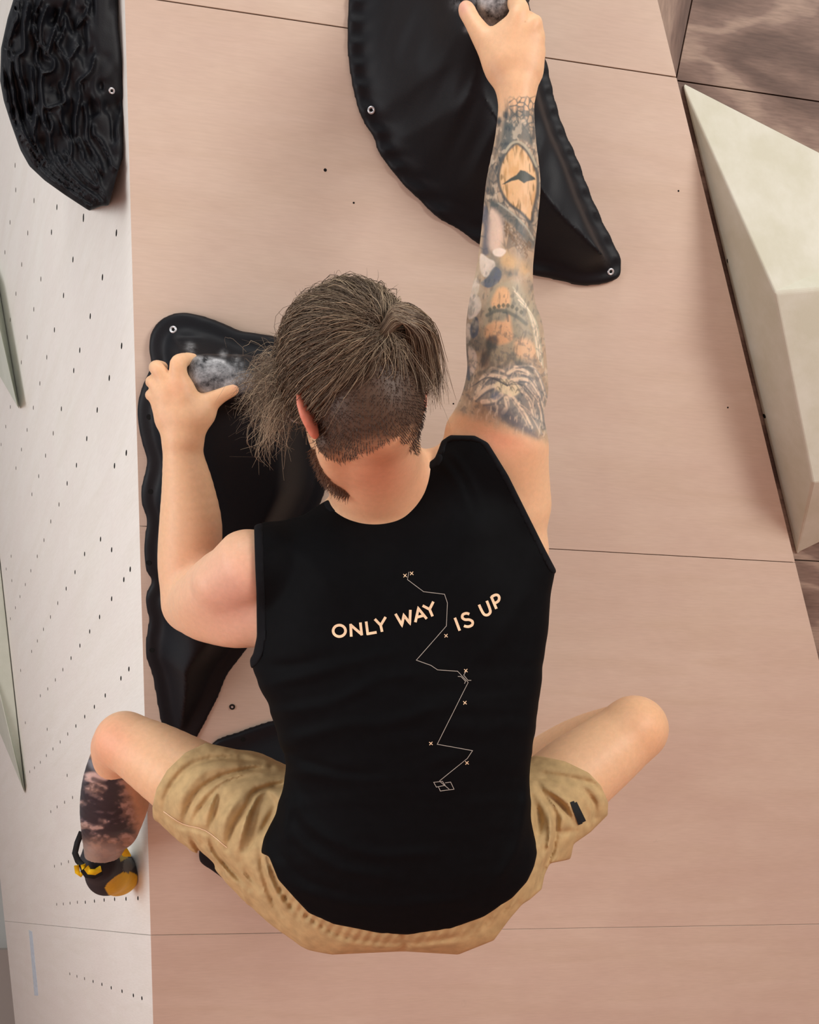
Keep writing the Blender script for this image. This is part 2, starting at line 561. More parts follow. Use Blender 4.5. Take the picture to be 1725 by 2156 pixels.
class Field:
    def __init__(self, lo, hi, h):
        self.h = h
        self.lo = np.asarray(lo, float)
        self.n = np.ceil((np.asarray(hi) - self.lo) / h).astype(int) + 1
        self.F = np.full(self.n, 1.0, dtype=np.float32)
        self.ax = [(self.lo[i] + h * np.arange(self.n[i])).astype(np.float32) for i in range(3)]

    def box(self, lo, hi, m):
        i0 = np.clip(np.floor((lo - m - self.lo) / self.h).astype(int), 0, self.n)
        i1 = np.clip(np.ceil((hi + m - self.lo) / self.h).astype(int) + 1, 0, self.n)
        return tuple(slice(a, b) for a, b in zip(i0, i1))

    def grid(self, s):
        return (self.ax[0][s[0]][:, None, None], self.ax[1][s[1]][None, :, None], self.ax[2][s[2]][None, None, :])

    def add(self, prim, k=0.01):
        f, lo, hi = prim
        s = self.box(lo, hi, k + 3 * self.h)
        if any(q.stop <= q.start for q in s): return
        self.F[s] = smin(self.F[s], f(*self.grid(s)).astype(np.float32), k)

    def sub(self, prim, k=0.005):
        f, lo, hi = prim
        s = self.box(lo, hi, k + 3 * self.h)
        if any(q.stop <= q.start for q in s): return
        self.F[s] = smax(self.F[s], -f(*self.grid(s)).astype(np.float32), k)

    def mesh(self, smooth_passes=1):
        F, h = self.F, self.h
        ins = F < 0
        nx, ny, nz = F.shape
        cnt = np.zeros((nx - 1, ny - 1, nz - 1), dtype=np.uint8)
        for a in (0, 1):
            for b in (0, 1):
                for c in (0, 1):
                    cnt += ins[a:nx - 1 + a, b:ny - 1 + b, c:nz - 1 + c]
        cells = np.argwhere((cnt > 0) & (cnt < 8))
        del cnt
        idx = np.full((nx - 1, ny - 1, nz - 1), -1, dtype=np.int32)
        idx[cells[:, 0], cells[:, 1], cells[:, 2]] = np.arange(len(cells))
        corner = {}
        for a in (0, 1):
            for b in (0, 1):
                for c in (0, 1):
                    corner[(a, b, c)] = F[cells[:, 0] + a, cells[:, 1] + b, cells[:, 2] + c].astype(np.float64)
        acc = np.zeros((len(cells), 3)); num = np.zeros(len(cells))
        ks = list(corner)
        for p in ks:
            for ax_ in range(3):
                if p[ax_] == 0:
                    q = list(p); q[ax_] = 1; q = tuple(q)
                    fa, fb = corner[p], corner[q]
                    m = (fa < 0) != (fb < 0)
                    t = np.where(m, fa / np.where(m, fa - fb, 1), 0)
                    pos = np.tile(np.array(p, float), (len(cells), 1))
                    pos[:, ax_] += t
                    acc[m] += pos[m]; num[m] += 1
        v = self.lo + h * (cells + acc / num[:, None])
        quads = []
        for ax_ in range(3):
            a_ = [slice(None)] * 3; b_ = [slice(None)] * 3
            a_[ax_] = slice(0, -1); b_[ax_] = slice(1, None)
            e = np.argwhere(ins[tuple(a_)] != ins[tuple(b_)])
            o1, o2 = [(1, 2), (2, 0), (0, 1)][ax_]
            ok = (e[:, o1] > 0) & (e[:, o2] > 0) & (e[:, o1] < F.shape[o1] - 1) & (e[:, o2] < F.shape[o2] - 1)
            e = e[ok]
            s0 = ins[e[:, 0], e[:, 1], e[:, 2]]

            def cid(d1, d2):
                c = e.copy(); c[:, o1] += d1; c[:, o2] += d2
                return idx[c[:, 0], c[:, 1], c[:, 2]]
            q = np.stack([cid(-1, -1), cid(0, -1), cid(0, 0), cid(-1, 0)], 1)
            q[~s0] = q[~s0][:, ::-1]
            quads.append(q)
        q = np.concatenate(quads)
        for _ in range(smooth_passes):
            v = lap(v, q, 0.5)
        return v, q


def lap(v, q, w):
    a = np.zeros_like(v); n = np.zeros(len(v))
    for i in range(q.shape[1]):
        j = (i + 1) % q.shape[1]
        for s, t in ((i, j), (j, i)):
            for c in range(3):
                a[:, c] += np.bincount(q[:, s], weights=v[q[:, t], c], minlength=len(v))
            n += np.bincount(q[:, s], minlength=len(v))
    n = np.maximum(n, 1)
    return v + w * (a / n[:, None] - v)


def vnormals(v, q):
    n = np.cross(v[q[:, 2]] - v[q[:, 0]], v[q[:, 3 if q.shape[1] > 3 else 1]] - v[q[:, 1 if q.shape[1] > 3 else 0]])
    out = np.zeros_like(v)
    for i in range(q.shape[1]):
        for c in range(3):
            out[:, c] += np.bincount(q[:, i], weights=n[:, c], minlength=len(v))
    return out / (np.linalg.norm(out, axis=1, keepdims=True) + 1e-12)


def proj(v):
    return CX + v[..., 0] / v[..., 2] * FPX, CY + v[..., 1] / v[..., 2] * FPX


def vnoise(x, y, seed=0):
    """smooth value noise in two dimensions, about -1..1"""
    r = np.random.default_rng(seed).uniform(-1, 1, (64, 64))
    xi, yi = np.floor(x).astype(int), np.floor(y).astype(int)
    fx, fy = x - xi, y - yi
    fx = fx * fx * (3 - 2 * fx); fy = fy * fy * (3 - 2 * fy)
    g = lambda a, b: r[a % 64, b % 64]
    return (g(xi, yi) * (1 - fx) + g(xi + 1, yi) * fx) * (1 - fy) + (g(xi, yi + 1) * (1 - fx) + g(xi + 1, yi + 1) * fx) * fy


def fbm(x, y, seed=0, oct=4):
    s = 0; a = 1.0
    for i in range(oct):
        s = s + a * vnoise(x * 2 ** i + 7.3 * i, y * 2 ** i + 3.1 * i, seed + i); a *= 0.5
    return s / 1.9


def poly_sdf(x, y, poly):
    poly = np.asarray(poly, float)
    d = np.full(np.broadcast(x, y).shape, 1e18)
    inside = np.zeros(d.shape, bool)
    n = len(poly)
    for i in range(n):
        a, b = poly[i], poly[(i + 1) % n]
        ex, ey = b - a
        wx, wy = x - a[0], y - a[1]
        t = np.clip((wx * ex + wy * ey) / (ex * ex + ey * ey + 1e-12), 0, 1)
        d = np.minimum(d, (wx - ex * t) ** 2 + (wy - ey * t) ** 2)
        cond = ((a[1] <= y) & (b[1] > y)) | ((b[1] <= y) & (a[1] > y))
        xx = a[0] + (y - a[1]) / (ey if abs(ey) > 1e-12 else 1e-12) * ex
        inside ^= cond & (x < xx)
    d = np.sqrt(d)
    return np.where(inside, -d, d)


def line_dist(x, y, pts):
    d = np.full(np.broadcast(x, y).shape, 1e18)
    for a, b in zip(pts[:-1], pts[1:]):
        a, b = np.asarray(a, float), np.asarray(b, float)
        e = b - a
        wx, wy = x - a[0], y - a[1]
        t = np.clip((wx * e[0] + wy * e[1]) / (e @ e + 1e-12), 0, 1)
        d = np.minimum(d, (wx - e[0] * t) ** 2 + (wy - e[1] * t) ** 2)
    return np.sqrt(d)


def smooth_curve(pts, n=8, closed=False):
    """Catmull-Rom through the points"""
    p = np.asarray(pts, float)
    out = []
    m = len(p)
    rng = range(m if closed else m - 1)
    for i in rng:
        if closed:
            a, b, c, d = p[(i - 1) % m], p[i], p[(i + 1) % m], p[(i + 2) % m]
        else:
            a, b, c, d = p[max(i - 1, 0)], p[i], p[i + 1], p[min(i + 2, m - 1)]
        for t in np.arange(n) / n:
            out.append(0.5 * (2 * b + (c - a) * t + (2 * a - 5 * b + 4 * c - d) * t * t + (3 * b - a - 3 * c + d) * t ** 3))
    if not closed: out.append(p[-1])
    return np.array(out)


class Img:
    """a value laid over a pixel window, sampled bilinearly"""
    def __init__(self, x0, y0, x1, y1, step, fn):
        self.x0, self.y0, self.s = x0, y0, step
        gx, gy = np.meshgrid(np.arange(x0, x1 + step, step, dtype=float), np.arange(y0, y1 + step, step, dtype=float), indexing='ij')
        self.a = fn(gx, gy).astype(np.float32)

    def __call__(self, x, y):
        u = np.clip((x - self.x0) / self.s, 0, self.a.shape[0] - 1.001)
        w = np.clip((y - self.y0) / self.s, 0, self.a.shape[1] - 1.001)
        i, j = u.astype(int), w.astype(int)
        fu, fw = u - i, w - j
        if self.a.ndim == 3:
            fu, fw = fu[..., None], fw[..., None]
        a = self.a
        return (a[i, j] * (1 - fu) + a[i + 1, j] * fu) * (1 - fw) + (a[i, j + 1] * (1 - fu) + a[i + 1, j + 1] * fu) * fw


# ------------------------------------------------------------------ wall fittings
def disc_mesh(plane, a, b, r, h, rings, n=12):
    """turned profile lying on a plane: rings = [(radius factor, height)]"""
    vs, fs = [], []
    for rr, hh in rings:
        for i in range(n):
            t = 2 * math.pi * i / n
            vs.append(plane.pt(a + r * rr * math.cos(t), b + r * rr * math.sin(t), h + hh))
    for k in range(len(rings) - 1):
        for i in range(n):
            j = (i + 1) % n
            fs.append((k * n + i, k * n + j, (k + 1) * n + j, (k + 1) * n + i))
    fs.append(tuple(range((len(rings) - 1) * n, len(rings) * n)))
    return np.array(vs), fs


holes = []
for sx, oy, ps in (
    (3.268, 440, [(70, 92), (192, 165), (355, 160), (575, 68), (802, 165), (35, 298), (150, 382), (282, 482), (503, 348), (706, 470), (110, 583), (438, 595), (233, 690), (72, 762), (188, 882), (375, 832), (622, 738), (550, 972), (838, 942), (323, 1020), (147, 1055), (508, 1112), (753, 1163), (275, 1200), (72, 1362), (230, 1367), (423, 1375), (670, 1383), (40, 1497), (187, 1520), (367, 1543), (598, 1580), (870, 1678), (8, 1620), (148, 1655), (314, 1697), (527, 1763), (789, 1767), (110, 1783), (267, 1838), (463, 1888), (220, 1963), (407, 2033), (350, 2150)]),
    (3.268, 1100, [(303, 122), (693, 115), (769, 188), (77, 232), (257, 233), (583, 217), (43, 320), (213, 332), (517, 342), (897, 322), (853, 393), (82, 400), (175, 427), (456, 455), (138, 510), (769, 525), (107, 587), (398, 555), (72, 662), (348, 650), (686, 650), (300, 735), (618, 750), (258, 815), (551, 847), (218, 887), (490, 933), (143, 1018), (433, 1012), (888, 1008), (382, 1083), (833, 1072), (278, 1192), (329, 1145), (725, 1190), (650, 1268), (584, 1336), (523, 1400), (325, 1423), (467, 1455), (175, 1378), (415, 1510), (365, 1558), (320, 1604), (278, 1650), (238, 1688), (205, 1715), (463, 1740), (500, 1892), (445, 1925), (394, 1957), (350, 1990)]),
    (4.18, 1640, [(603, 728), (540, 748), (480, 768), (1215, 1050), (1110, 1055), (1010, 1058), (918, 1065), (832, 1075), (752, 1085), (682, 1085), (617, 1093), (558, 1100), (500, 1103), (615, 1715), (678, 1737), (745, 1757), (820, 1782), (898, 1808), (980, 1838), (1075, 1868), (1175, 1905), (1250, 1930)]),
    (4.688, 0, [(150, 1632), (156, 1875), (337, 1980), (563, 2045), (825, 2140)])):
    holes += [(x / sx, oy + y / sx) for x, y in ps]
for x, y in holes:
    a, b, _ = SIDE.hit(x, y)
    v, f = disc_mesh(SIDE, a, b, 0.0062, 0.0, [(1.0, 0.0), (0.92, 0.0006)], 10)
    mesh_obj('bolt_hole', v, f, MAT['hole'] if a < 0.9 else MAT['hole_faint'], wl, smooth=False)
for x, y, r in ((685, 358, .0032), (1429, 402, .002), (745, 427, .002), (955, 850, .0018), (1533, 858, .002)):
    a, b, _ = MAIN.hit(x, y)
    v, f = disc_mesh(MAIN, a, b, r, 0.0, [(1.0, 0.0), (0.9, 0.0005)], 10)
    mesh_obj('bolt_hole', v, f, MAT['hole'], wall, smooth=False)


def screw_at(name, plane, a, b, h, r, parent, mat_ring, mat_in):
    v, f = disc_mesh(plane, a, b, r, h, [(1.0, 0.0), (0.95, 0.0025), (0.5, 0.0028), (0.45, 0.0012)], 16)
    o = mesh_obj(name, v, f, mat_ring, parent)
    v, f = disc_mesh(plane, a, b, r * 0.46, h + 0.0012, [(1.0, 0.0), (0.9, 0.0004)], 6)
    mesh_obj('socket', v, f, mat_in, o if parent is None else o, smooth=False)
    return o


a_, b_, _ = MAIN.hit(489, 1488)
s_ = screw_at('wall_screw', MAIN, a_, b_, 0.0, 0.0065, wall, MAT['gap'], MAT['steel'])


# pale blue strip of tape low on the side wall
tp = [SIDE.hit(x, y)[:2] for x, y in ((61, 1958), (68, 1962), (81, 2096), (73, 2096))]
prism('tape_strip', SIDE, tp, 0.0, 0.0008, plain_mat('pale_blue_tape', lin(206, 222, 234), 0.6), wl)


# ------------------------------------------------------------------ black holds
def build_hold(name, plane, poly_px, height_fn, label, rim=0.012, h=0.005, hmax=0.34, rounding=0.012, chalk=None, extra=None):
    poly = np.array([plane.hit(x, y)[:2] for x, y in poly_px])
    poly = smooth_curve(poly, 4, True)
    lo = np.append(poly.min(0) - 0.02, -0.004)
    hi = np.append(poly.max(0) + 0.02, hmax)
    fld = Field(lo, hi, h)
    A, B = fld.ax[0][:, None], fld.ax[1][None, :]
    A2, B2 = np.broadcast_arrays(A, B)
    d = poly_sdf(A2.astype(float), B2.astype(float), poly)
    H = height_fn(A2.astype(float), B2.astype(float), -d, plane)
    Hh = fld.ax[2][None, None, :]
    F = smax((Hh - H[:, :, None]), np.broadcast_to(d[:, :, None], fld.F.shape), rounding)
    # slope correction keeps steep flanks smooth
    fld.F = F.astype(np.float32)
    if extra:
        for prim, k in extra(plane):
            fld.add(prim, k)
    fld.F = np.maximum(fld.F, -Hh - 0.0).astype(np.float32)
    v, q = fld.mesh(2)
    vw = plane.o + v[:, :1] * plane.e1 + v[:, 1:2] * plane.e2 + v[:, 2:] * plane.n
    if np.linalg.det(plane.M) < 0: q = q[:, ::-1]
    cols = np.zeros((len(vw), 3))
    if chalk is not None:
        px, py = proj(vw)
        cols[:] = chalk(px, py)[:, None]
    base = to_world(plane.pt(*(poly.mean(0)), 0))
    root = empty(name, base)
    tag(root, label, 'climbing hold', 'black holds on the walls')
    body = mesh_obj('shell', vw, q, MAT['hold'], root, colors=cols)
    return root, body, (poly, d, H, fld)


def hold_height(hinfo, a, b):
    poly, d, H, fld = hinfo
    i = int(np.clip(round((a - fld.lo[0]) / fld.h), 0, H.shape[0] - 1))
    j = int(np.clip(round((b - fld.lo[1]) / fld.h), 0, H.shape[1] - 1))
    return H[i, j]


def surf_screw(root, body, plane, x, y, r=0.0075, dark=False):
    """screw set on the hold's surface where the line of sight meets it, facing along the wall normal"""
    bvh = body_bvh(body)
    hit = bvh.ray_cast(Vector(CAM), Vector(norm(ray(x, y) @ BASIS)))
    if hit[0] is None: return
    pv = (np.array(hit[0]) - CAM) @ BASIS.T
    nv = np.array(hit[1]) @ BASIS.T
    e1 = norm(np.cross(nv, VH)); e2 = norm(np.cross(nv, e1))
    pl = Plane(pv, e1, e2, nv)
    if dark:
        v, f = disc_mesh(pl, 0, 0, r, -0.0005, [(1.0, 0.0), (0.9, 0.0009)], 14)
        mesh_obj('screw_hole', v, f, MAT['hole'], root, smooth=False)
    else:
        screw_at('screw', pl, 0, 0, -0.0004, r, root, MAT['steel'], MAT['hole'])


def body_bvh(o):
    me = o.data
    n = len(me.vertices)
    co = np.empty(n * 3, np.float32); me.vertices.foreach_get('co', co)
    co = co.reshape(-1, 3).astype(float) + WORLD_LOC[o.name]
    return BVHTree.FromPolygons([tuple(p) for p in co], [tuple(p.vertices) for p in me.polygons])


def sstep(x, a, b):
    t = np.clip((x - a) / (b - a), 0, 1)
    return t * t * (3 - 2 * t)


def plane_px(plane, A, B, Hh=0.0):
    p = plane.o + A[..., None] * plane.e1 + B[..., None] * plane.e2 + (Hh if np.isscalar(Hh) else Hh[..., None]) * plane.n
    return proj(p)


# the large hold under the raised hand
polyA = [(742, -120), (733, 0), (730, 60), (733, 130), (745, 200), (762, 252), (786, 290), (797, 322), (840, 380), (882, 422), (922, 460), (966, 485), (1003, 512), (1060, 552), (1123, 580), (1170, 590), (1222, 602), (1270, 598), (1300, 585), (1308, 560), (1300, 530), (1270, 470), (1240, 402), (1215, 335), (1183, 262), (1163, 190), (1150, 130), (1128, 60), (1110, 0), (1080, -120), (980, -190), (840, -190)]


def hA(A, B, d, plane):
    H = 0.014 + 0.16 * sstep(d, 0.02, 0.20) ** 0.9
    px, py = plane_px(plane, A, B)
    # ridge running down the right side
    r = line_dist(px, py, [(1040, -60), (1075, 120), (1120, 260), (1180, 420), (1230, 540)])
    H = H + 0.05 * np.exp(-(r / 50) ** 2) * sstep(d, 0.01, 0.07)
    # soft running folds
    wv = fbm(px / 90 + py / 260, py / 300 - px / 600, 3, 3)
    H = H + 0.012 * (1 - np.abs(wv) * 2.2) * sstep(d, 0.03, 0.12)
    H = H + 0.0025 * np.sin(py / 7.0 + 3 * wv) * sstep(0.06 - d, 0, 0.05)
    return H


def pinchA(plane):
    c = plane.local(P(1048, 12, 1.455))
    c2 = plane.local(P(1052, -60, 1.45))
    return [(cone(c, 0.034, c2, 0.05), 0.05), (cone(c - [0, 0, .1], 0.06, c2 - [0, 0, .1], 0.08), 0.06)]


def chalkA(px, py):
    d = poly_sdf(px, py, [(985, -20), (1008, 25), (1030, 58), (1060, 52), (1078, 10), (1085, -30)])
    return 1.0 * sstep(-d, -14, 14) + 0.5 * np.exp(-(((px - 965) / 14) ** 2 + ((py - 6) / 12) ** 2)) + 0.3 * np.exp(-(((px - 982) / 7) ** 2 + ((py - 62) / 6) ** 2))


hold_a, body_a, info_a = build_hold('climbing_hold', MAIN, polyA, hA, 'huge black hold under the tattooed raised arm', chalk=chalkA, extra=pinchA, hmax=0.42)
surf_screw(hold_a, body_a, MAIN, 782, 232)
surf_screw(hold_a, body_a, MAIN, 1286, 572)

# the tall scalloped hold on the left
polyB = [(552, 703), (507, 696), (477, 683), (438, 668), (398, 658), (369, 659), (339, 673), (319, 699), (314, 735), (319, 768), (302, 808), (291, 847), (291, 886), (300, 932), (310, 971), (298, 1025), (299, 1060), (309, 1094), (303, 1147), (307, 1198), (320, 1221), (307, 1250), (307, 1275), (313, 1303), (307, 1344), (307, 1381), (319, 1417), (326, 1454), (336, 1510), (352, 1560), (405, 1560), (425, 1535), (460, 1468), (480, 1420), (509, 1381), (560, 1310), (605, 1220), (640, 1130), (668, 1075), (690, 1010), (690, 900), (672, 800), (630, 725)]


def hB(A, B, d, plane):
    H = 0.014 + 0.15 * sstep(d, 0.025, 0.11)
    px, py = plane_px(plane, A, B)
    H = H + 0.03 * np.exp(-(((px - 470) / 120) ** 2 + ((py - 860) / 160) ** 2))
    H = H * (1 - 0.35 * sstep(py, 1150, 1500))
    # flange around the top lobe
    H = np.where(py < 745, np.minimum(H, 0.03 + 0.12 * sstep(py, 705, 745)), H)
    return H


def pinchB(plane):
    c = plane.local(P(440, 795, 1.60)); c2 = plane.local(P(520, 800, 1.62))
    return [(cone(c, 0.042, c2, 0.045), 0.02)]


def chalkB(px, py):
    d = poly_sdf(px, py, [(392, 752), (440, 752), (490, 768), (530, 788), (540, 815), (500, 828), (450, 848), (420, 830), (398, 800)])
    e = 0.75 * sstep(-d, -8, 10)
    e += 0.9 * np.exp(-(line_dist(px, py, [(400, 752), (450, 757), (470, 762)]) / 4) ** 2)
    for x, y, r in ((400, 730, 8), (403, 741, 6), (470, 745, 7), (497, 755, 6), (495, 765, 5), (510, 768, 4)):
        e += 0.6 * np.exp(-(((px - x) ** 2 + (py - y) ** 2) / r ** 2))
    return np.clip(e, 0, 1)


hold_b, body_b, info_b = build_hold('climbing_hold', MAIN, polyB, hB, 'tall scalloped black hold under the bare left forearm', chalk=chalkB, extra=pinchB, hmax=0.36)
surf_screw(hold_b, body_b, MAIN, 365, 694)
for x, y in ((314, 878), (317, 1035), (320, 1369), (313, 1185)):
    surf_screw(hold_b, body_b, MAIN, x, y, 0.006, True)

# the hold behind the hips
polyC = [(447, 1563), (500, 1540), (545, 1524), (590, 1512), (690, 1500), (820, 1530), (930, 1590), (1000, 1680), (980, 1790), (840, 1885), (700, 1930), (600, 1932), (554, 1912), (533, 1904), (515, 1889), (510, 1868), (488, 1862), (470, 1847), (446, 1829), (424, 1814), (418, 1796), (425, 1740), (430, 1680), (432, 1620)]


def hC(A, B, d, plane):
    return 0.014 + 0.11 * sstep(d, 0.02, 0.16)


hold_c, body_c, info_c = build_hold('climbing_hold', MAIN, polyC, hC, 'black hold mostly hidden behind the hips and khaki shorts', hmax=0.22)
surf_screw(hold_c, body_c, MAIN, 512, 1557, 0.006, True)

# the wrinkled hold on the side wall by the arete
outD = [(45, -80), (28, 0), (16, 38), (2, 102), (0, 170), (8, 213), (23, 260), (43, 316), (62, 350), (94, 380), (136, 410), (188, 444), (213, 434), (229, 433), (238, 401), (248, 363), (258, 335), (261, 235), (261, 181), (256, 111), (248, 53), (249, 0), (250, -80)]
HD = 0.17


def build_side_hold():
    # outline lifted off the wall: its right rim lies near the wall, its left flank bulges out
    lo = np.array([0.008, -0.20, -0.004]); hi = np.array([0.62, 0.62, 0.34])
    fld = Field(lo, hi, 0.0038)
    X, Y, Z = fld.grid((slice(None),) * 3)
    p = SIDE.o + X[..., None] * SIDE.e1 + Y[..., None] * SIDE.e2 + Z[..., None] * SIDE.n
    px, py = proj(p)
    im = Img(-60, -160, 330, 500, 3, lambda gx, gy: poly_sdf(gx, gy, outD))
    dpx = im(px, py) * p[..., 2] / FPX
    A = np.broadcast_to(X, px.shape); B = np.broadcast_to(Y, px.shape); Hh = np.broadcast_to(Z, px.shape)
    tip = 0.44
    cb = -0.05
    rb = tip - cb
    q = np.sqrt(np.clip(((B - cb) / rb), -1.5, 3) ** 2 * 1.0)
    ra = 0.28 * np.sqrt(np.clip(1 - np.clip((B - cb) / rb, 0, 1) ** 2.2, 0.02, 1))
    dome = np.sqrt(((A - 0.02 - ra) / (ra + 0.01)) ** 2 + (Hh / (0.26 * np.sqrt(np.clip(1 - np.clip((B - cb) / rb, 0, 1) ** 2, 0.02, 1)) + 0.01)) ** 2) - 1
    F = dome * 0.12
    k = 4.688
    RID = [[(190, 0), (175, 100), (130, 260), (75, 450), (65, 600), (90, 750), (130, 900), (140, 1050), (190, 1250), (250, 1420), (330, 1560), (470, 1720), (640, 1850)],
           [(270, 50), (230, 250), (240, 500), (172, 560), (200, 800), (240, 950), (260, 1100), (330, 1290), (350, 1400), (420, 1540), (540, 1690), (720, 1840), (880, 1960)],
           [(400, 0), (340, 150), (330, 280), (370, 450), (355, 580), (410, 720), (400, 850), (420, 1020), (410, 1100), (430, 1200), (490, 1350), (510, 1500), (600, 1650), (750, 1800), (950, 1950), (1000, 2010)],
           [(470, 60), (400, 250), (400, 420), (450, 500), (440, 540), (540, 590), (520, 700), (420, 720)], [(600, 100), (540, 290), (500, 420), (470, 540)], [(650, 170), (640, 260), (590, 400), (560, 420), (640, 560), (690, 650), (660, 800), (620, 950), (640, 1010), (480, 1070), (430, 1040)],
           [(780, 450), (720, 540), (670, 600)], [(930, 570), (900, 700), (830, 770), (780, 820), (790, 930), (770, 1050), (740, 1180), (745, 1330)], [(600, 1050), (600, 1180), (640, 1300), (700, 1400), (700, 1550), (660, 1620)], [(770, 1380), (810, 1480), (840, 1590), (930, 1680), (980, 1830), (1050, 1950)],
           [(830, 1040), (860, 1170), (850, 1330), (880, 1420), (960, 1560), (1010, 1700)], [(920, 1240), (930, 1330), (1000, 1390), (1080, 1550), (1110, 1640), (1190, 1690)], [(260, 150), (240, 300), (250, 450)], [(310, 660), (320, 850), (330, 1000), (355, 1150), (340, 1270)],
           [(150, 560), (160, 700), (230, 860), (250, 1000), (270, 1180)], [(110, 500), (110, 800), (170, 1100), (240, 1330), (330, 1480), (430, 1620)], [(40, 400), (22, 700), (60, 950), (150, 1280), (280, 1550), (480, 1760), (760, 1930), (880, 2060)], [(30, 600), (40, 850), (100, 1100), (200, 1380), (360, 1620), (600, 1830), (900, 2040)],
           [(600, 820), (640, 980)], [(480, 1130), (520, 1230), (500, 1330)], [(160, 0), (130, 120), (160, 220), (180, 100)], [(640, 1500), (740, 1640), (840, 1760), (960, 1860)], [(560, 1540), (640, 1680), (800, 1840), (930, 1990)], [(880, 20), (850, 150), (760, 260)]]
    rim = Img(-60, -160, 330, 500, 1.5, lambda gx, gy: np.max([np.exp(-(line_dist(gx, gy, smooth_curve(np.array(r) / k, 4)) / 3.4) ** 2) for r in RID], 0))
    cell = fbm(px / 42, py / 62, 11, 2); cell2 = fbm(px / 24, py / 46, 17, 2)
    F = F - 0.0075 * rim(px, py) + 0.004 + 0.006 * sstep(cell, -.3, .4) + 0.006 * sstep(cell2, 0.1, 0.5)
    F = smax(F, dpx, 0.008)
    F = np.maximum(F, 0.010 - A)
    fld.F = np.maximum(F, -Hh).astype(np.float32)
    v, q = fld.mesh(1)
    vw = SIDE.o + v[:, :1] * SIDE.e1 + v[:, 1:2] * SIDE.e2 + v[:, 2:] * SIDE.n
    if np.linalg.det(SIDE.M) < 0: q = q[:, ::-1]
    root = empty('climbing_hold', to_world(SIDE.pt(0.2, 0.1, 0)))
    tag(root, 'wrinkled black hold on the white side wall', 'climbing hold', 'black holds on the walls')
    body = mesh_obj('shell', vw, q, MAT['hold'], root, colors=np.zeros((len(vw), 3)))
    surf_screw(root, body, SIDE, 235, 191, 0.006)
    return root


build_side_hold()


# ------------------------------------------------------------------ painted volumes
def polyhedron(name, verts, faces, mat, label, cat='volume', bevel=0.006):
    v = np.array(verts)
    ctr = v.mean(0)
    out = []
    for f in faces:
        a, b, c = v[f[0]], v[f[1]], v[f[2]]
        n = np.cross(b - a, c - a)
        out.append(f if n @ (v[list(f)].mean(0) - ctr) > 0 else tuple(reversed(f)))
    base = to_world(ctr)
    root = empty(name, base)
    tag(root, label, cat)
    o = mesh_obj('shell', v, out, mat, root, smooth=False)
    m = o.modifiers.new('rounded_edges', 'BEVEL'); m.width = bevel; m.segments = 3; m.limit_method = 'ANGLE'; m.angle_limit = 0.2
    return root, o


def BR(x, y, h):
    a, b, _ = BROWN.hit(x, y, h)
    return BROWN.pt(a, b, h)


T_ = BR(1434, 170, 0.002); Bt = BR(1677, 1169, 0.002)
Rr = BR(1632, 617, 0.16); R2 = BR(1711, 1016, 0.13)
TR = BR(1990, 455, 0.004); Rr2 = BR(2050, 580, 0.16); R3 = BR(2050, 990, 0.13); BR2 = BR(1960, 880, 0.004); BRR = BR(2200, 760, 0.004)
vol, vol_o = polyhedron('wall_volume', [T_, Bt, Rr, R2, TR, Rr2, R3, BR2, BRR],
    [(0, 2, 3, 1), (0, 4, 5, 2), (2, 5, 6, 3), (1, 3, 6, 7), (4, 8, 5), (5, 8, 6), (6, 8, 7), (0, 1, 7, 8, 4)], MAT['volume'],
    'large white wedge volume on the dark timber wall', bevel=0.005)
for x, y in ((1534, 550), (1610, 876)):
    surf_screw(vol, vol_o, BROWN, x, y, 0.006, True)


def SD(x, y, h):
    a, b, _ = SIDE.hit(x, y, h)
    return SIDE.pt(a, b, h)


polyhedron('wall_volume', [SD(-10, 560, .003), SD(41, 862, .003), SD(-60, 690, .003), SD(-22, 600, .05), SD(-60, 400, .003), SD(36, 855, .03)],
           [(0, 1, 5, 3), (3, 5, 2), (5, 1, 2), (0, 3, 4), (3, 2, 4), (0, 4, 2, 1)], MAT['volume_grey'], 'pale grey green volume high on the white side wall', bevel=0.004)
polyhedron('wall_volume', [SD(-4, 1150, .003), SD(53, 1672, .003), SD(-60, 1400, .003), SD(-16, 1400, .07), SD(-60, 1000, .003), SD(46, 1655, .02)],
           [(0, 1, 5, 3), (3, 5, 2), (5, 1, 2), (0, 3, 4), (3, 2, 4), (0, 4, 2, 1)], MAT['volume_grey'], 'grey shaded volume low on the white side wall', bevel=0.004)

# a sliver of the hall past the end of the side wall
gp = to_world(P(-40, 2000, 6.2))
gw = mesh_obj('wall_rear', [(gp[0] - 2.5, gp[1], 0), (gp[0] + .5, gp[1], 0), (gp[0] + .5, gp[1], gp[2]), (gp[0] - 2.5, gp[1], gp[2]), (gp[0] - 2.5, gp[1] + .3, 0), (gp[0] + .5, gp[1] + .3, 0), (gp[0] + .5, gp[1] + .3, gp[2]), (gp[0] - 2.5, gp[1] + .3, gp[2])],
              [(0, 1, 2, 3), (7, 6, 5, 4), (0, 4, 5, 1), (1, 5, 6, 2), (2, 6, 7, 3), (3, 7, 4, 0)], painted_mat('grey_wall_paint', lin(176, 164, 156), lin(166, 156, 148), 0.8, 2.0, 0.4), world=True, smooth=False)
tag(gw, kind='structure')


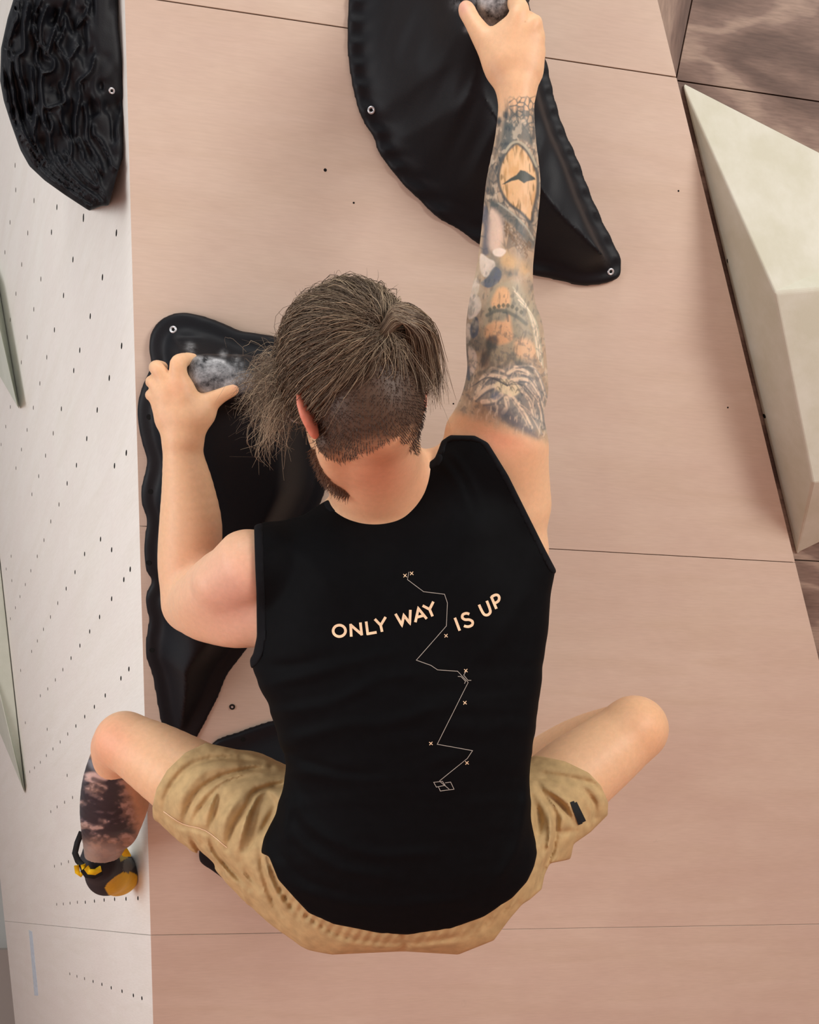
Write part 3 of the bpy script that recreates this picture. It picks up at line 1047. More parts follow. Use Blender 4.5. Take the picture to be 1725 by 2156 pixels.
def yellow_hold():
    c = to_world(P(-22, 1884, 8.15)); c[1] = 7.93
    vs, fs = [], []
    n, m = 18, 7
    for k in range(m):
        t = k / (m - 1) * math.pi / 2
        for i in range(n):
            a = 2 * math.pi * i / n
            r = (0.20 + 0.022 * math.sin(3 * a + 1)) * math.cos(t) + 0.004
            vs.append((c[0] + r * math.cos(a) * .8, 7.995 - 0.13 * math.sin(t), c[2] + 1.12 * r * math.sin(a)))
    for k in range(m - 1):
        for i in range(n):
            j = (i + 1) % n
            fs.append((k * n + i, k * n + j, (k + 1) * n + j, (k + 1) * n + i))
    fs.append(tuple(range((m - 1) * n, m * n))); fs.append(tuple(reversed(range(n))))
    root = empty('climbing_hold', c)
    tag(root, 'bright yellow rounded hold on the far wall', 'climbing hold')
    o = mesh_obj('shell', vs, fs, MAT['yellow'], root, world=True)
    v, f = disc_mesh(Plane(np.zeros(3), np.array([1., 0, 0]), np.array([0, 0, 1.]), np.array([0, -1., 0])), c[0], c[2], 0.018, -7.866, [(1, 0), (.9, .004)], 12)
    mesh_obj('bolt', v, f, MAT['steel'], root, world=True)


yellow_hold()


# ================================================================== the climber
person = empty('person', to_world(P(850, 1800, 1.52)))
tag(person, 'climber seen from behind in a black sleeveless shirt and khaki shorts, gripping two black holds', 'person')


def hermite(ys, vals):
    ys, vals = np.asarray(ys, float), np.asarray(vals, float)
    m = np.gradient(vals, ys)

    def f(y):
        y = np.clip(y, ys[0], ys[-1])
        i = np.clip(np.searchsorted(ys, y) - 1, 0, len(ys) - 2)
        h = ys[i + 1] - ys[i]
        t = (y - ys[i]) / h
        return ((2 * t ** 3 - 3 * t ** 2 + 1) * vals[i] + (t ** 3 - 2 * t ** 2 + t) * h * m[i]
                + (-2 * t ** 3 + 3 * t ** 2) * vals[i + 1] + (t ** 3 - t ** 2) * h * m[i + 1])
    return f


# torso cross-sections: row, centre x, half width (pixels), centre depth, half depth (metres)
TORSO = [
    (1020, 815, 95, 1.500, 0.060),
    (1070, 818, 170, 1.495, 0.085),
    (1120, 835, 246, 1.490, 0.104),
    (1200, 846, 293, 1.480, 0.120),
    (1300, 845, 300, 1.475, 0.126),
    (1400, 838, 294, 1.470, 0.128),
    (1480, 851, 274, 1.468, 0.126),
    (1560, 857, 256, 1.470, 0.122),
    (1640, 860, 243, 1.476, 0.120),
    (1720, 854, 254, 1.485, 0.122),
    (1800, 851, 272, 1.500, 0.126),
    (1880, 850, 262, 1.520, 0.118),
    (1940, 850, 225, 1.540, 0.098),
    (1968, 850, 160, 1.555, 0.066),
    (1988, 850, 60, 1.570, 0.030)]
_t = np.array(TORSO)
_Y = (_t[:, 0] - CY) / FPX * _t[:, 3]
_X = (_t[:, 1] - CX) / FPX * _t[:, 3]
_Aa = _t[:, 2] / FPX * _t[:, 3]
t_x, t_a, t_z, t_b = hermite(_Y, _X), hermite(_Y, _Aa), hermite(_Y, _t[:, 3]), hermite(_Y, _t[:, 4])


def torso(off=0.0, fold=None):
    def f(X, Y, Z):
        y1 = np.asarray(Y).ravel()
        sh = (1, -1, 1)
        xc, a, zc, b = (g(y1).reshape(sh) for g in (t_x, t_a, t_z, t_b))
        a = np.maximum(a, .01); b = np.maximum(b, .01)
        u, w = np.abs((X - xc) / a), np.abs((Z - zc) / b)
        p = 2.25
        k = (u ** p + w ** p) ** (1 / p)
        # shallow furrow of the spine and the shoulder blades
        d = (k - 1) * np.minimum(a, b)
        over = np.maximum(np.abs(Y - (_Y[0] + _Y[-1]) / 2) - (_Y[-1] - _Y[0]) / 2, 0)
        d = np.sqrt(np.maximum(d, 0) ** 2 + over ** 2) + np.minimum(d, 0)
        return d - off
    lo = np.array([(_X - _Aa).min() - .02, _Y[0] - .01, (_t[:, 3] - _t[:, 4]).min() - .02])
    hi = np.array([(_X + _Aa).max() + .02, _Y[-1] + .01, (_t[:, 3] + _t[:, 4]).max() + .02])
    return f, lo, hi


def shoulders(g):
    """trapezius, shoulders and flank: list of (prim, blend); g = extra radius in pixels"""
    return [
        (C((735, 1132, 1.455, 42 + g), (600, 1186, 1.455, 74 + g)), 0.03),          # left shoulder girdle
        (C((870, 1030, 1.45, 58 + g), (1010, 985, 1.44, 76 + g)), 0.04),            # right trapezius
        (C((1010, 985, 1.44, 74 + g), (1085, 1150, 1.475, 76 + g)), 0.04),          # right lat under the raised arm
        (C((720, 1200, 1.43, 80 + g), (690, 1330, 1.43, 80 + g)), 0.05),            # shoulder blades
        (C((975, 1130, 1.43, 90 + g), (985, 1290, 1.43, 80 + g)), 0.05)]


# ---- head frame
HC = P(741, 797, 1.290)
h_right = norm([0.845, -0.19, 0.50])
h_fwd = np.array([-0.50, 0.14, 0.86]); h_fwd = norm(h_fwd - (h_fwd @ h_right) * h_right)
h_up = np.cross(h_fwd, h_right)
if h_up[1] > 0: h_up = -h_up
HM = np.stack([h_right, h_fwd, h_up])


def HL(r, f, u):
    """point in the head frame (metres: right, forward, up)"""
    return HC + r * h_right + f * h_fwd + u * h_up


body = Field([-0.80, -0.86, 1.12], [0.52, 0.76, 2.32], 0.004)

# torso under the clothes
body.add(torso(-0.010), 0.0)
for prim, k in shoulders(-7):
    body.add(prim, k)

# right arm, straight up
for prim in [union(chain([(1058, 935, 1.43, 78), (1066, 850, 1.425, 80), (1066, 780, 1.42, 81), (1060, 700, 1.415, 79), (1057, 640, 1.412, 69), (1062, 575, 1.41, 60),
                          (1068, 520, 1.41, 58), (1075, 455, 1.41, 58), (1081, 385, 1.41, 57), (1085, 300, 1.41, 44), (1087, 230, 1.41, 38), (1088, 190, 1.41, 39)]), 0.0)]:
    body.add(prim, 0.03)
body.add(C((985, 905, 1.445, 46), (1040, 850, 1.425, 62)), 0.03)
body.add(C((1090, 945, 1.435, 62), (1095, 1060, 1.465, 66)), 0.03)
body.add(C((1092, 700, 1.405, 44), (1098, 820, 1.41, 50)), 0.02)

# right hand closed on the hold
palm_r = union([C((1088, 190, 1.412, 38), (1080, 130, 1.41, 54), norm([0, .15, 1]), 1.45), C((1080, 130, 1.41, 55), (1086, 85, 1.405, 52), norm([0, .1, 1]), 1.5),
                C((1112, 150, 1.412, 28), (1118, 75, 1.41, 24)), C((1060, 140, 1.415, 32), (1030, 92, 1.42, 24))], 0.02)
fing_r = [
    [(1074, 95, 1.40, 24), (1090, 40, 1.392, 22.5), (1094, 22, 1.40, 21), (1085, 5, 1.43, 18), (1074, -10, 1.46, 16)],
    [(1100, 90, 1.40, 21), (1123, 52, 1.390, 17), (1125, 48, 1.412, 16), (1110, 38, 1.45, 15), (1098, 30, 1.475, 14)],
    [(1112, 108, 1.405, 19), (1130, 80, 1.397, 14.5), (1130, 77, 1.42, 14), (1114, 66, 1.455, 13), (1104, 62, 1.475, 12)],
    [(1118, 130, 1.41, 18), (1133, 110, 1.403, 12.5), (1131, 107, 1.43, 12), (1118, 98, 1.455, 11), (1110, 96, 1.47, 10)],
    [(1046, 120, 1.415, 30), (1018, 80, 1.42, 24), (996, 46, 1.428, 18.5), (984, 24, 1.44, 18.5), (981, 18, 1.445, 16)]]


def hand(palm, fingers, kf=0.007):
    chains = [union(chain(c), 0.0) for c in fingers]

    def f(X, Y, Z):
        p = palm[0](X, Y, Z)
        d = p
        for c in chains:
            d = np.minimum(d, smin(p, c[0](X, Y, Z), kf))
        return d
    return f, np.min([palm[1]] + [c[1] for c in chains], 0) - .01, np.max([palm[2]] + [c[2] for c in chains], 0) + .01


body.add(hand(palm_r, fing_r), 0.012)

# left arm, bent
body.add(union(chain([(575, 1200, 1.465, 76), (500, 1225, 1.475, 84), (440, 1262, 1.53, 74), (408, 1272, 1.60, 58)]), 0.0), 0.03)
body.add(C((522, 1194, 1.434, 80), (468, 1226, 1.452, 62)), 0.008)           # deltoid
body.add(union(chain([(570, 1290, 1.475, 66), (500, 1298, 1.50, 66), (440, 1292, 1.55, 58), (412, 1270, 1.60, 54)]), 0.0), 0.02)           # triceps
body.add(union(chain([(404, 1265, 1.60, 60), (398, 1190, 1.60, 64), (402, 1110, 1.595, 65), (396, 1030, 1.59, 54), (386, 960, 1.585, 42), (385, 930, 1.58, 41)]), 0.0), 0.016)
body.add(C((425, 1195, 1.585, 42), (412, 1270, 1.58, 48)), 0.012)

palm_l = union([C((386, 928, 1.58, 40), (385, 880, 1.575, 46), norm([0, .1, 1]), 1.4), C((385, 880, 1.575, 48), (372, 828, 1.568, 42), norm([0, .1, 1]), 1.5),
                C((352, 880, 1.578, 22), (350, 830, 1.572, 26)), C((398, 880, 1.58, 36), (425, 868, 1.585, 30))], 0.02)
fing_l = [
    [(386, 838, 1.565, 27), (377, 795, 1.56, 20), (375, 770, 1.556, 18), (379, 762, 1.560, 17.5), (394, 756, 1.585, 14), (406, 754, 1.603, 11)],
    [(362, 838, 1.567, 23), (345, 797, 1.562, 18), (332, 777, 1.560, 16), (329, 774, 1.578, 15.5), (334, 772, 1.605, 14), (342, 772, 1.625, 12)],
    [(350, 846, 1.570, 21), (332, 817, 1.566, 16), (323, 805, 1.566, 14), (320, 804, 1.582, 14), (326, 802, 1.608, 13), (332, 802, 1.622, 11)],
    [(344, 862, 1.573, 20), (328, 841, 1.570, 14), (320, 833, 1.570, 12.5), (318, 832, 1.585, 12.5), (324, 831, 1.606, 11.5), (330, 831, 1.618, 10)],
    [(405, 880, 1.580, 34), (436, 850, 1.582, 24), (462, 832, 1.582, 18.5), (490, 817, 1.585, 17), (506, 809, 1.594, 14.5)]]
body.add(hand(palm_l, fing_l), 0.012)

# left leg
body.add(union(chain([(650, 1770, 1.56, 108), (520, 1712, 1.61, 96), (400, 1642, 1.645, 84), (320, 1592, 1.67, 71), (262, 1560, 1.695, 57)]), 0.0), 0.04)
body.add(C((258, 1556, 1.692, 52), (248, 1566, 1.715, 50)), 0.02)                    # knee cap
body.add(union(chain([(250, 1580, 1.73, 52), (238, 1640, 1.82, 60), (238, 1690, 1.88, 66), (228, 1740, 1.94, 54), (216, 1800, 2.01, 36), (214, 1822, 2.04, 36)]), 0.0), 0.02)
body.add(C((270, 1690, 1.89, 40), (255, 1750, 1.93, 34)), 0.02)
body.add(C((214, 1815, 2.04, 36), (246, 1840, 2.14, 40)), 0.02)                      # foot inside the shoe
# right leg
body.add(union(chain([(1005, 1785, 1.56, 106), (1110, 1722, 1.61, 92), (1200, 1642, 1.645, 84), (1280, 1580, 1.675, 74), (1337, 1535, 1.70, 64)]), 0.0), 0.04)
body.add(C((1335, 1532, 1.69, 60), (1345, 1528, 1.72, 58)), 0.02)
body.add(union(chain([(1330, 1538, 1.735, 60), (1250, 1563, 1.79, 62), (1190, 1590, 1.83, 62), (1100, 1630, 1.90, 50), (1010, 1670, 1.97, 36), (985, 1690, 1.99, 36)]), 0.0), 0.02)
body.add(C((985, 1690, 1.99, 38), (920, 1740, 1.985, 40)), 0.02)

# neck and head
body.add(C((790, 1070, 1.47, 88), (778, 940, 1.375, 92)), 0.03)
body.add(C((840, 1040, 1.46, 70), (900, 1010, 1.455, 50)), 0.04)
head_parts = [
    (ellips(HL(0, -0.005, 0.012), [0.079, 0.098, 0.100], HM), 0.02),
    (ellips(HL(0, -0.044, -0.040), [0.066, 0.052, 0.070], HM), 0.05),
    (cone(HL(0, -.042, -.060), .052, P(790, 985, 1.405), .066), 0.04),            # occiput and nape
    (ellips(HL(0, 0.050, -0.062), [0.060, 0.056, 0.070], HM), 0.03),             # face
    (cone(HL(-.052, 0.010, -.085), .020, HL(-.022, .078, -.122), .017), .02),    # jaw
    (cone(HL(.052, 0.010, -.085), .020, HL(.022, .078, -.122), .017), .02),
    (cone(HL(0, .085, -.118), .018, HL(0, .088, -.112), .018), .02),             # chin
    (cone(HL(0, .098, -.020), .008, HL(0, .118, -.052), .012), .012),            # nose
    (cone(HL(-.03, .094, .008), .009, HL(.03, .094, .008), .009), .012),         # brow
    (cone(HL(-.02, .100, -.080), .006, HL(.02, .100, -.080), .006), .006),       # lips
    (cone(HL(-.02, .099, -.089), .006, HL(.02, .099, -.089), .006), .006)]
for prim, k in head_parts:
    body.add(prim, k)
for sx in (-1, 1):
    body.sub(ellips(HL(sx * .032, .100, -.016), [.014, .008, .009], HM), 0.006)
    body.add(ellips(HL(sx * .032, .090, -.016), [.0125, .0125, .0125], HM), 0.002)
    # ear: a tilted shell standing off the head
    e_out = norm(sx * h_right * 0.75 - h_fwd * 0.66)
    e_up = norm(h_up + 0.10 * h_fwd); e_up = norm(e_up - (e_up @ e_out) * e_out)
    e_fw = np.cross(e_up, e_out)
    EM = np.stack([e_fw, e_out, e_up])
    ec = HL(sx * .087, -.012, -.040)
    ear = union([(ellips(ec, [.0075, .021, .033], np.stack([e_fw, e_out, e_up]))), ellips(ec - .016 * e_out, [.012, .014, .022], EM), ellips(ec - .028 * e_up - .004 * e_out, [.007, .011, .012], EM)], 0.006)
    body.add(ear, 0.005)
    body.sub(cone(ec + e_out * .030 + e_up * .016 + e_fw * .012, .010, ec + e_out * .028 - e_up * .010 + e_fw * .012, .008), 0.004)

bv, bq = body.mesh(2)
del body


# ---- colours painted on the skin
def refine(v, q, mask, levels):
    """split the masked quads 4^levels-fold (on straight edges, so no cracks open)"""
    keep = q[~mask]; cur = q[mask]
    for _ in range(levels):
        e = np.concatenate([np.sort(cur[:, [i, (i + 1) % 4]], 1) for i in range(4)])
        ue, inv = np.unique(e, axis=0, return_inverse=True)
        inv = inv.reshape(4, -1)
        nv = len(v)
        mid = v[ue].mean(1); cen = v[cur].mean(1)
        v = np.concatenate([v, mid, cen])
        m = nv + inv
        c = nv + len(ue) + np.arange(len(cur))
        cur = np.concatenate([np.stack([cur[:, i], m[i], c, m[(i - 1) % 4]], 1) for i in range(4)])
    return v, np.concatenate([keep, cur])


cen = bv[bq].mean(1)
cpx, cpy = proj(cen)
arm_mask = (cpx > 940) & (cpx < 1185) & (cpy > 165) & (cpy < 945) & (cen[:, 2] < 1.60)
leg_mask = (cpx < 330) & (cpy > 1585) & (cen[:, 2] > 1.70)
q_n = np.cross(bv[bq[:, 2]] - bv[bq[:, 0]], bv[bq[:, 3]] - bv[bq[:, 1]])
q_n /= np.linalg.norm(q_n, axis=1, keepdims=True) + 1e-12
q_f = (q_n * cen).sum(1) / np.linalg.norm(cen, axis=1)
bv, bq = refine(bv, bq, (arm_mask | leg_mask) & (q_f < 0.25), 2)


class Canvas:
    """a little painter over a window of pixels, 1 sample per pixel"""
    def __init__(self, x0, y0, x1, y1, base):
        self.x0, self.y0 = x0, y0
        self.X, self.Y = np.meshgrid(np.arange(x0, x1 + 1, dtype=float), np.arange(y0, y1 + 1, dtype=float), indexing='ij')
        self.c = np.ones(self.X.shape + (3,)) * base
        self.ink = np.zeros(self.X.shape)

    def over(self, color, alpha):
        a = np.clip(alpha, 0, 1)[..., None]
        self.c = self.c * (1 - a) + np.asarray(color) * a

    def line(self, pts, w, color, al=1.0, soft=1.2, sm=True, mask=1.0):
        p = smooth_curve(pts, 6) if sm and len(pts) > 2 else pts
        self.over(color, mask * al * (1 - sstep(line_dist(self.X, self.Y, p), w / 2 - soft / 2, w / 2 + soft)))

    def fill(self, pts, color, al=1.0, soft=2.0, sm=True):
        p = smooth_curve(pts, 6, True) if sm else pts
        self.over(color, al * sstep(-poly_sdf(self.X, self.Y, p), -soft, soft))

    def img(self):
        o = Img.__new__(Img); o.x0, o.y0, o.s = self.x0, self.y0, 1.0; o.a = self.c.astype(np.float32)
        return o


SKIN = lin(233, 188, 148)
INK = lin(92, 98, 96); INK_D = lin(66, 74, 78); INK_L = lin(142, 140, 128); PALE = lin(246, 222, 194); OCHRE = lin(228, 186, 140)


def paint_arm():
    K = Canvas(925, 150, 1190, 960, SKIN)
    X, Y = K.X, K.Y
    n1 = fbm(X / 26, Y / 40, 21, 4); n2 = fbm(X / 9, Y / 16, 31, 3)
    # overall grey wash of the sleeve
    edge = sstep(Y + 10 * n1 + 14 * n2, 212, 262) * (1 - sstep(Y - 0.34 * (X - 1000) + 16 * n1, 858, 898))
    K.over(INK_L, edge * np.clip(0.62 + 0.35 * n1, 0, 1))
    # branching bark from the wrist
    for k, p in enumerate([[(1058, 188), (1066, 215), (1066, 260), (1060, 320), (1040, 370), (1032, 420)], [(1072, 190), (1078, 225), (1075, 270), (1066, 330), (1046, 380), (1038, 430), (1060, 470)],
              [(1090, 196), (1088, 230), (1092, 262), (1086, 300)], [(1108, 200), (1104, 235), (1112, 270), (1122, 310), (1134, 380), (1130, 440)], [(1052, 250), (1046, 310), (1030, 380), (1024, 440), (1040, 500)]]):
        K.line(p, 6 if k in (0, 1, 4) else 3, INK_D, 0.85, 3, mask=sstep(Y + 10 * n2, 196, 236) * (0.75 + 0.5 * n2))
    pts = np.stack([RNG.uniform(1060, 1135, 60), RNG.uniform(188, 282, 60)], 1)
    dd = np.sort(np.stack([np.hypot(X - a, (Y - b) * 0.8) for a, b in pts]), 0)
    K.over(INK, 0.85 * (1 - sstep(dd[1] - dd[0], 0.8, 2.6)) * sstep(X, 1066, 1076) * sstep(Y + 8 * n2, 196, 214) * (1 - sstep(Y, 262, 285)))
    pts = np.stack([RNG.uniform(1015, 1140, 120), RNG.uniform(290, 560, 120)], 1)
    dd = np.sort(np.stack([np.hypot((X - a) * 1.3, (Y - b) * 0.7) for a, b in pts]), 0)
    K.over(INK_D, 0.55 * (1 - sstep(dd[1] - dd[0], 0.8, 3.0)) * sstep(Y, 285, 310) * (1 - sstep(Y, 500, 560)))
    K.fill([(1060, 262), (1085, 256), (1112, 268), (1126, 300), (1118, 306), (1090, 296), (1066, 316), (1050, 330)], INK, 0.8, 8)
    K.over(INK_D, 0.75 * edge * sstep(n2, 0.05, 0.45) * (1 - sstep(Y, 470, 540)))
    K.over(PALE, 0.35 * edge * sstep(-n2, 0.25, 0.5) * (1 - sstep(Y, 470, 540)))
    # the almond shape
    eye = [(1088, 300), (1112, 322), (1130, 362), (1132, 400), (1124, 440), (1118, 466), (1098, 448), (1070, 426), (1052, 392), (1052, 356), (1066, 322)]
    K.fill(eye, OCHRE, 1.0, 3)
    ed = -poly_sdf(X, Y, smooth_curve(eye, 6, True))
    streak = sstep(fbm(X / 4, Y / 22, 41, 2), 0.0, 0.3)
    K.over(lin(150, 118, 78), np.where(ed > 0, 0.9 * streak * sstep(26 - ed, 0, 16), 0))
    K.over(lin(206, 152, 92), np.where(ed > 0, 0.5 * sstep(fbm(X / 7, Y / 30, 44, 2), 0, 0.5), 0))
    K.line(eye + [eye[0]], 4.5, INK_D, 0.85, 3)
    K.line([(1064, 320), (1078, 302), (1096, 300), (1114, 318), (1130, 350)], 4, lin(178, 168, 146), 0.9, 2)
    K.fill([(1058, 388), (1074, 376), (1088, 368), (1096, 358), (1106, 360), (1126, 374), (1128, 378), (1110, 382), (1104, 386), (1092, 378), (1078, 381), (1062, 388)], lin(76, 80, 74), 1.0, 1.2, False)
    # band sweeping under it
    K.line([(1040, 430), (1066, 452), (1096, 480), (1120, 516)], 15, INK, 0.75, 8)
    K.line([(1050, 428), (1080, 450), (1108, 478), (1124, 505)], 2.5, lin(176, 172, 156), 0.8, 1.5)
    K.line([(1018, 440), (1026, 480), (1022, 530)], 13, lin(92, 98, 112), 0.8, 6)
    K.fill([(1036, 440), (1056, 460), (1060, 500), (1048, 530), (1030, 520), (1030, 470)], lin(238, 206, 184), 0.85, 8)
    K.fill([(1060, 530), (1090, 545), (1112, 560), (1110, 578), (1080, 568), (1056, 556)], lin(222, 184, 136), 0.8, 10)
    for k in range(36):
        x, y = 1060 + 54 * random.random(), 0
        y = 470 + (x - 1060) * 0.9 + 34 * (random.random() - .3)
        K.line([(x, y), (x + 5, y + 4), (x + 3, y + 10)], 2.2, lin(128, 104, 82), 0.6, 1.5)
    # petals down the outer edge
    for p in ([(1012, 535), (1030, 545), (1042, 552), (1040, 570), (1024, 584), (1012, 570)], [(1038, 528), (1052, 522), (1066, 528), (1056, 540), (1042, 538)], [(1003, 585), (1010, 600), (1004, 622), (990, 628), (994, 600)],
              [(990, 628), (1006, 622), (1014, 644), (1004, 664), (988, 672), (986, 650)], [(984, 682), (994, 690), (990, 716), (980, 722)], [(986, 730), (1002, 742), (1004, 770), (990, 790)]):
        K.fill(p, lin(244, 224, 206), 0.95, 2)
    for p in ([(1042, 562), (1056, 572), (1052, 592), (1030, 606), (1012, 596), (1026, 584)], [(1000, 668), (1008, 676), (1006, 704), (994, 712), (990, 690)], [(982, 735), (988, 760), (990, 800), (982, 790)]):
        K.fill(p, lin(96, 106, 122), 0.9, 2)
    up = edge * sstep(Y, 540, 580)
    K.over(lin(120, 120, 112), 0.55 * up * sstep(n1 + .4 * n2, 0.0, 0.5))
    K.over(lin(214, 196, 170), 0.5 * up * sstep(-n1 - .3 * n2, 0.1, 0.5))
    # arched face with closed eyes
    K.fill([(1030, 620), (1050, 594), (1080, 590), (1104, 606), (1124, 650), (1136, 700), (1128, 740), (1084, 764), (1040, 762), (1018, 720), (1020, 660)], lin(172, 162, 138), 0.7, 10)
    K.fill([(1034, 640), (1048, 608), (1066, 606), (1074, 622), (1072, 642), (1050, 650)], lin(236, 186, 140), 0.95, 5)
    K.fill([(1022, 690), (1040, 676), (1062, 676), (1072, 662), (1078, 690), (1078, 716), (1050, 726), (1024, 712)], lin(232, 184, 142), 0.95, 5)
    K.fill([(1084, 720), (1106, 712), (1126, 728), (1128, 752), (1090, 750)], lin(232, 190, 150), 0.9, 7)
    for k in range(8):
        t = k / 7
        x, y = 1032 + 66 * t, 652 - 18 * math.sin(math.pi * t * 0.8) + 16 * t
        K.fill([(x - 4, y), (x, y - 5), (x + 4, y), (x, y + 5)], lin(112, 108, 92), 0.9, 1.2)
    K.line([(1026, 664), (1046, 654), (1066, 656), (1090, 668), (1108, 682)], 6, lin(112, 112, 100), 0.8, 3)
    K.line([(1060, 658), (1068, 660), (1070, 676)], 3, INK, 0.7, 2)
    K.fill([(1026, 712), (1040, 706), (1050, 716), (1044, 732), (1030, 740), (1022, 728)], INK_D, 0.75, 5)
    K.fill([(1012, 752), (1022, 738), (1034, 742), (1026, 764), (1014, 774)], INK_D, 0.7, 5)
    for s in range(5):
        K.line([(1080 + 4 * s, 604 + 9 * s), (1106 + 5 * s, 640 + 8 * s), (1122 + 4 * s, 690 + 8 * s), (1132 + 3 * s, 750 + 6 * s)], 2.0, PALE if s % 2 else lin(206, 196, 170), 0.85, 1.5)
    # feathered flower over the shoulder
    K.fill([(996, 828), (1014, 800), (1046, 776), (1090, 766), (1124, 782), (1146, 824), (1148, 880), (1126, 908), (1092, 888), (1040, 852), (1008, 842)], lin(150, 150, 146), 0.75, 10)
    for (ax, ay, mx, my, bx, by, w) in ((1064, 796, 1030, 792, 1004, 826, 7), (1062, 808, 1028, 816, 1000, 838, 7), (1070, 786, 1092, 776, 1124, 792, 6), (1078, 800, 1110, 800, 1132, 830, 6), (1084, 816, 1112, 836, 1126, 878, 6),
                                   (1074, 830, 1100, 866, 1118, 900, 8), (1056, 830, 1040, 842, 1016, 846, 8), (1066, 838, 1068, 856, 1060, 868, 8), (1090, 784, 1124, 800, 1146, 860, 3), (1084, 772, 1126, 776, 1152, 840, 3), (1060, 782, 1036, 776, 1012, 800, 5),
                                   (1092, 850, 1118, 872, 1140, 912, 3), (1108, 808, 1134, 846, 1144, 900, 3)):
        K.line([(ax, ay), (mx, my), (bx, by)], w, PALE, 0.9, 2.5)
        K.line([(ax + 3, ay + w), (mx + 3, my + w), (bx + 2, by + w)], 2.2, lin(106, 112, 120), 0.6, 2)
    K.fill([(1040, 812), (1060, 798), (1088, 806), (1096, 822), (1082, 834), (1056, 826)], lin(240, 222, 186), 0.95, 3)
    for x, y in ((1062, 808), (1078, 818), (1090, 824), (1048, 818)):
        K.line([(x - 4, y + 3), (x, y - 4), (x + 5, y + 2)], 1.6, lin(150, 140, 116), 0.8, 1)
    K.fill([(1040, 826), (1056, 832), (1046, 842), (1034, 838)], lin(110, 122, 140), 0.7, 4)
    K.fill([(1024, 856), (1064, 860), (1094, 884), (1130, 912), (1132, 924), (1098, 908), (1060, 886)], lin(104, 106, 114), 0.75, 9)
    f1 = fbm(X / 5 + Y / 40, Y / 16, 141, 3); f2 = fbm((X + Y) / 12, (Y - X) / 9, 151, 3)
    K.over(lin(84, 88, 90), 0.42 * edge * sstep(f1, 0.12, 0.42) * sstep(Y, 520, 600) * (1 - 0.6 * sstep(Y, 750, 790)))
    K.over(lin(96, 102, 108), 0.45 * edge * sstep(f2, 0.15, 0.45) * sstep(Y, 600, 760))
    K.over(PALE, 0.45 * edge * sstep(-f1, 0.22, 0.45) * sstep(Y, 740, 790))
    for s in range(9):
        a = 0.35 + s * 0.2
        K.line([(1068, 812), (1068 + 40 * math.cos(a * 1.7), 812 - 26 * math.sin(a) + 8), (1068 + 76 * math.cos(a * 1.5), 830 + 22 * math.cos(a * 2))], 1.6, lin(92, 96, 100), 0.6, 1.2)
    for c in ([(1080, 745), (1060, 770), (1010, 786)], [(1090, 764), (1112, 772), (1126, 796)]):
        K.line(c, 7, lin(112, 112, 106), 0.6, 4)
    return K.img()


def paint_leg():
    K = Canvas(140, 1570, 340, 1860, SKIN * np.array([.92, .84, .84]))
    X, Y = K.X, K.Y
    n1 = fbm(X / 34, Y / 26, 51, 4); n2 = fbm(X / 14, Y / 10, 61, 3)
    env = sstep(Y, 1580, 1606) * (1 - sstep(X - 0.25 * (Y - 1700) + 14 * n1, 258, 292)) * (1 - sstep(Y, 1745, 1790) * 0.55)
    K.over(lin(86, 74, 80), env * np.clip(0.95 + 0.3 * n1, 0, 1))
    K.over(lin(40, 33, 40), env * 0.9 * sstep(n2 + n1, -0.2, 0.25))
    K.over(lin(206, 172, 160), env * 0.65 * sstep(-n2 - 0.5 * n1, 0.22, 0.5))
    K.over(lin(150, 136, 130), 0.7 * sstep(Y + 8 * n1, 1768, 1790) * (1 - sstep(X, 236, 262)))
    K.fill([(186, 1600), (214, 1606), (232, 1630), (196, 1622)], lin(124, 126, 134), 0.9, 6)
    K.fill([(180, 1630), (200, 1626), (226, 1640), (214, 1646), (190, 1644)], lin(226, 190, 178), 0.8, 4)
    for k in range(7):
        y = 1640 + 15 * k
        K.line([(196 + 6 * (k % 3), y), (228, y + 8 + 3 * math.sin(k)), (262 - 3 * k, y - 4 + 6 * (k % 2))], 7, lin(44, 36, 44), 0.75, 4)
    return K.img()


vpx, vpy = proj(bv)
vn = vnormals(bv, bq)
colr = np.tile(SKIN, (len(bv), 1))
# natural variation: redder elbows, knees, ears and neck
def blush(x, y, rx, ry, c, a):
    global colr
    w = a * np.exp(-(((vpx - x) / rx) ** 2 + ((vpy - y) / ry) ** 2))
    colr = colr * (1 - w[:, None]) + np.asarray(c) * w[:, None]


blush(500, 1260, 120, 130, lin(234, 180, 160), 0.8)
blush(225, 1560, 60, 60, lin(228, 150, 122), 0.55)
blush(1370, 1530, 60, 60, lin(230, 168, 122), 0.4)
blush(800, 1000, 110, 70, lin(226, 156, 124), 0.7)
blush(1050, 925, 80, 40, lin(222, 140, 110), 0.6)
blush(373, 817, 26, 22, lin(222, 150, 118), 0.35)
blush(505, 806, 16, 14, lin(224, 160, 140), 0.6)
blush(975, 14, 14, 18, lin(224, 160, 150), 0.6)
hl = (bv - HC) @ HM.T


def line3(p, a, b):
    a, b = np.asarray(a, float), np.asarray(b, float)
    t = np.clip((p - a) @ (b - a) / ((b - a) @ (b - a)), 0, 1)
    return np.linalg.norm(p - a - t[:, None] * (b - a), axis=1)


near_head = np.linalg.norm(hl, axis=1) < 0.19
ear_w = near_head & (np.abs(hl[:, 0]) > 0.078) & (hl[:, 2] < 0.0) & (hl[:, 2] > -.085) & (hl[:, 1] < .03) & (hl[:, 1] > -.06)
colr[ear_w] = lin(222, 138, 114)
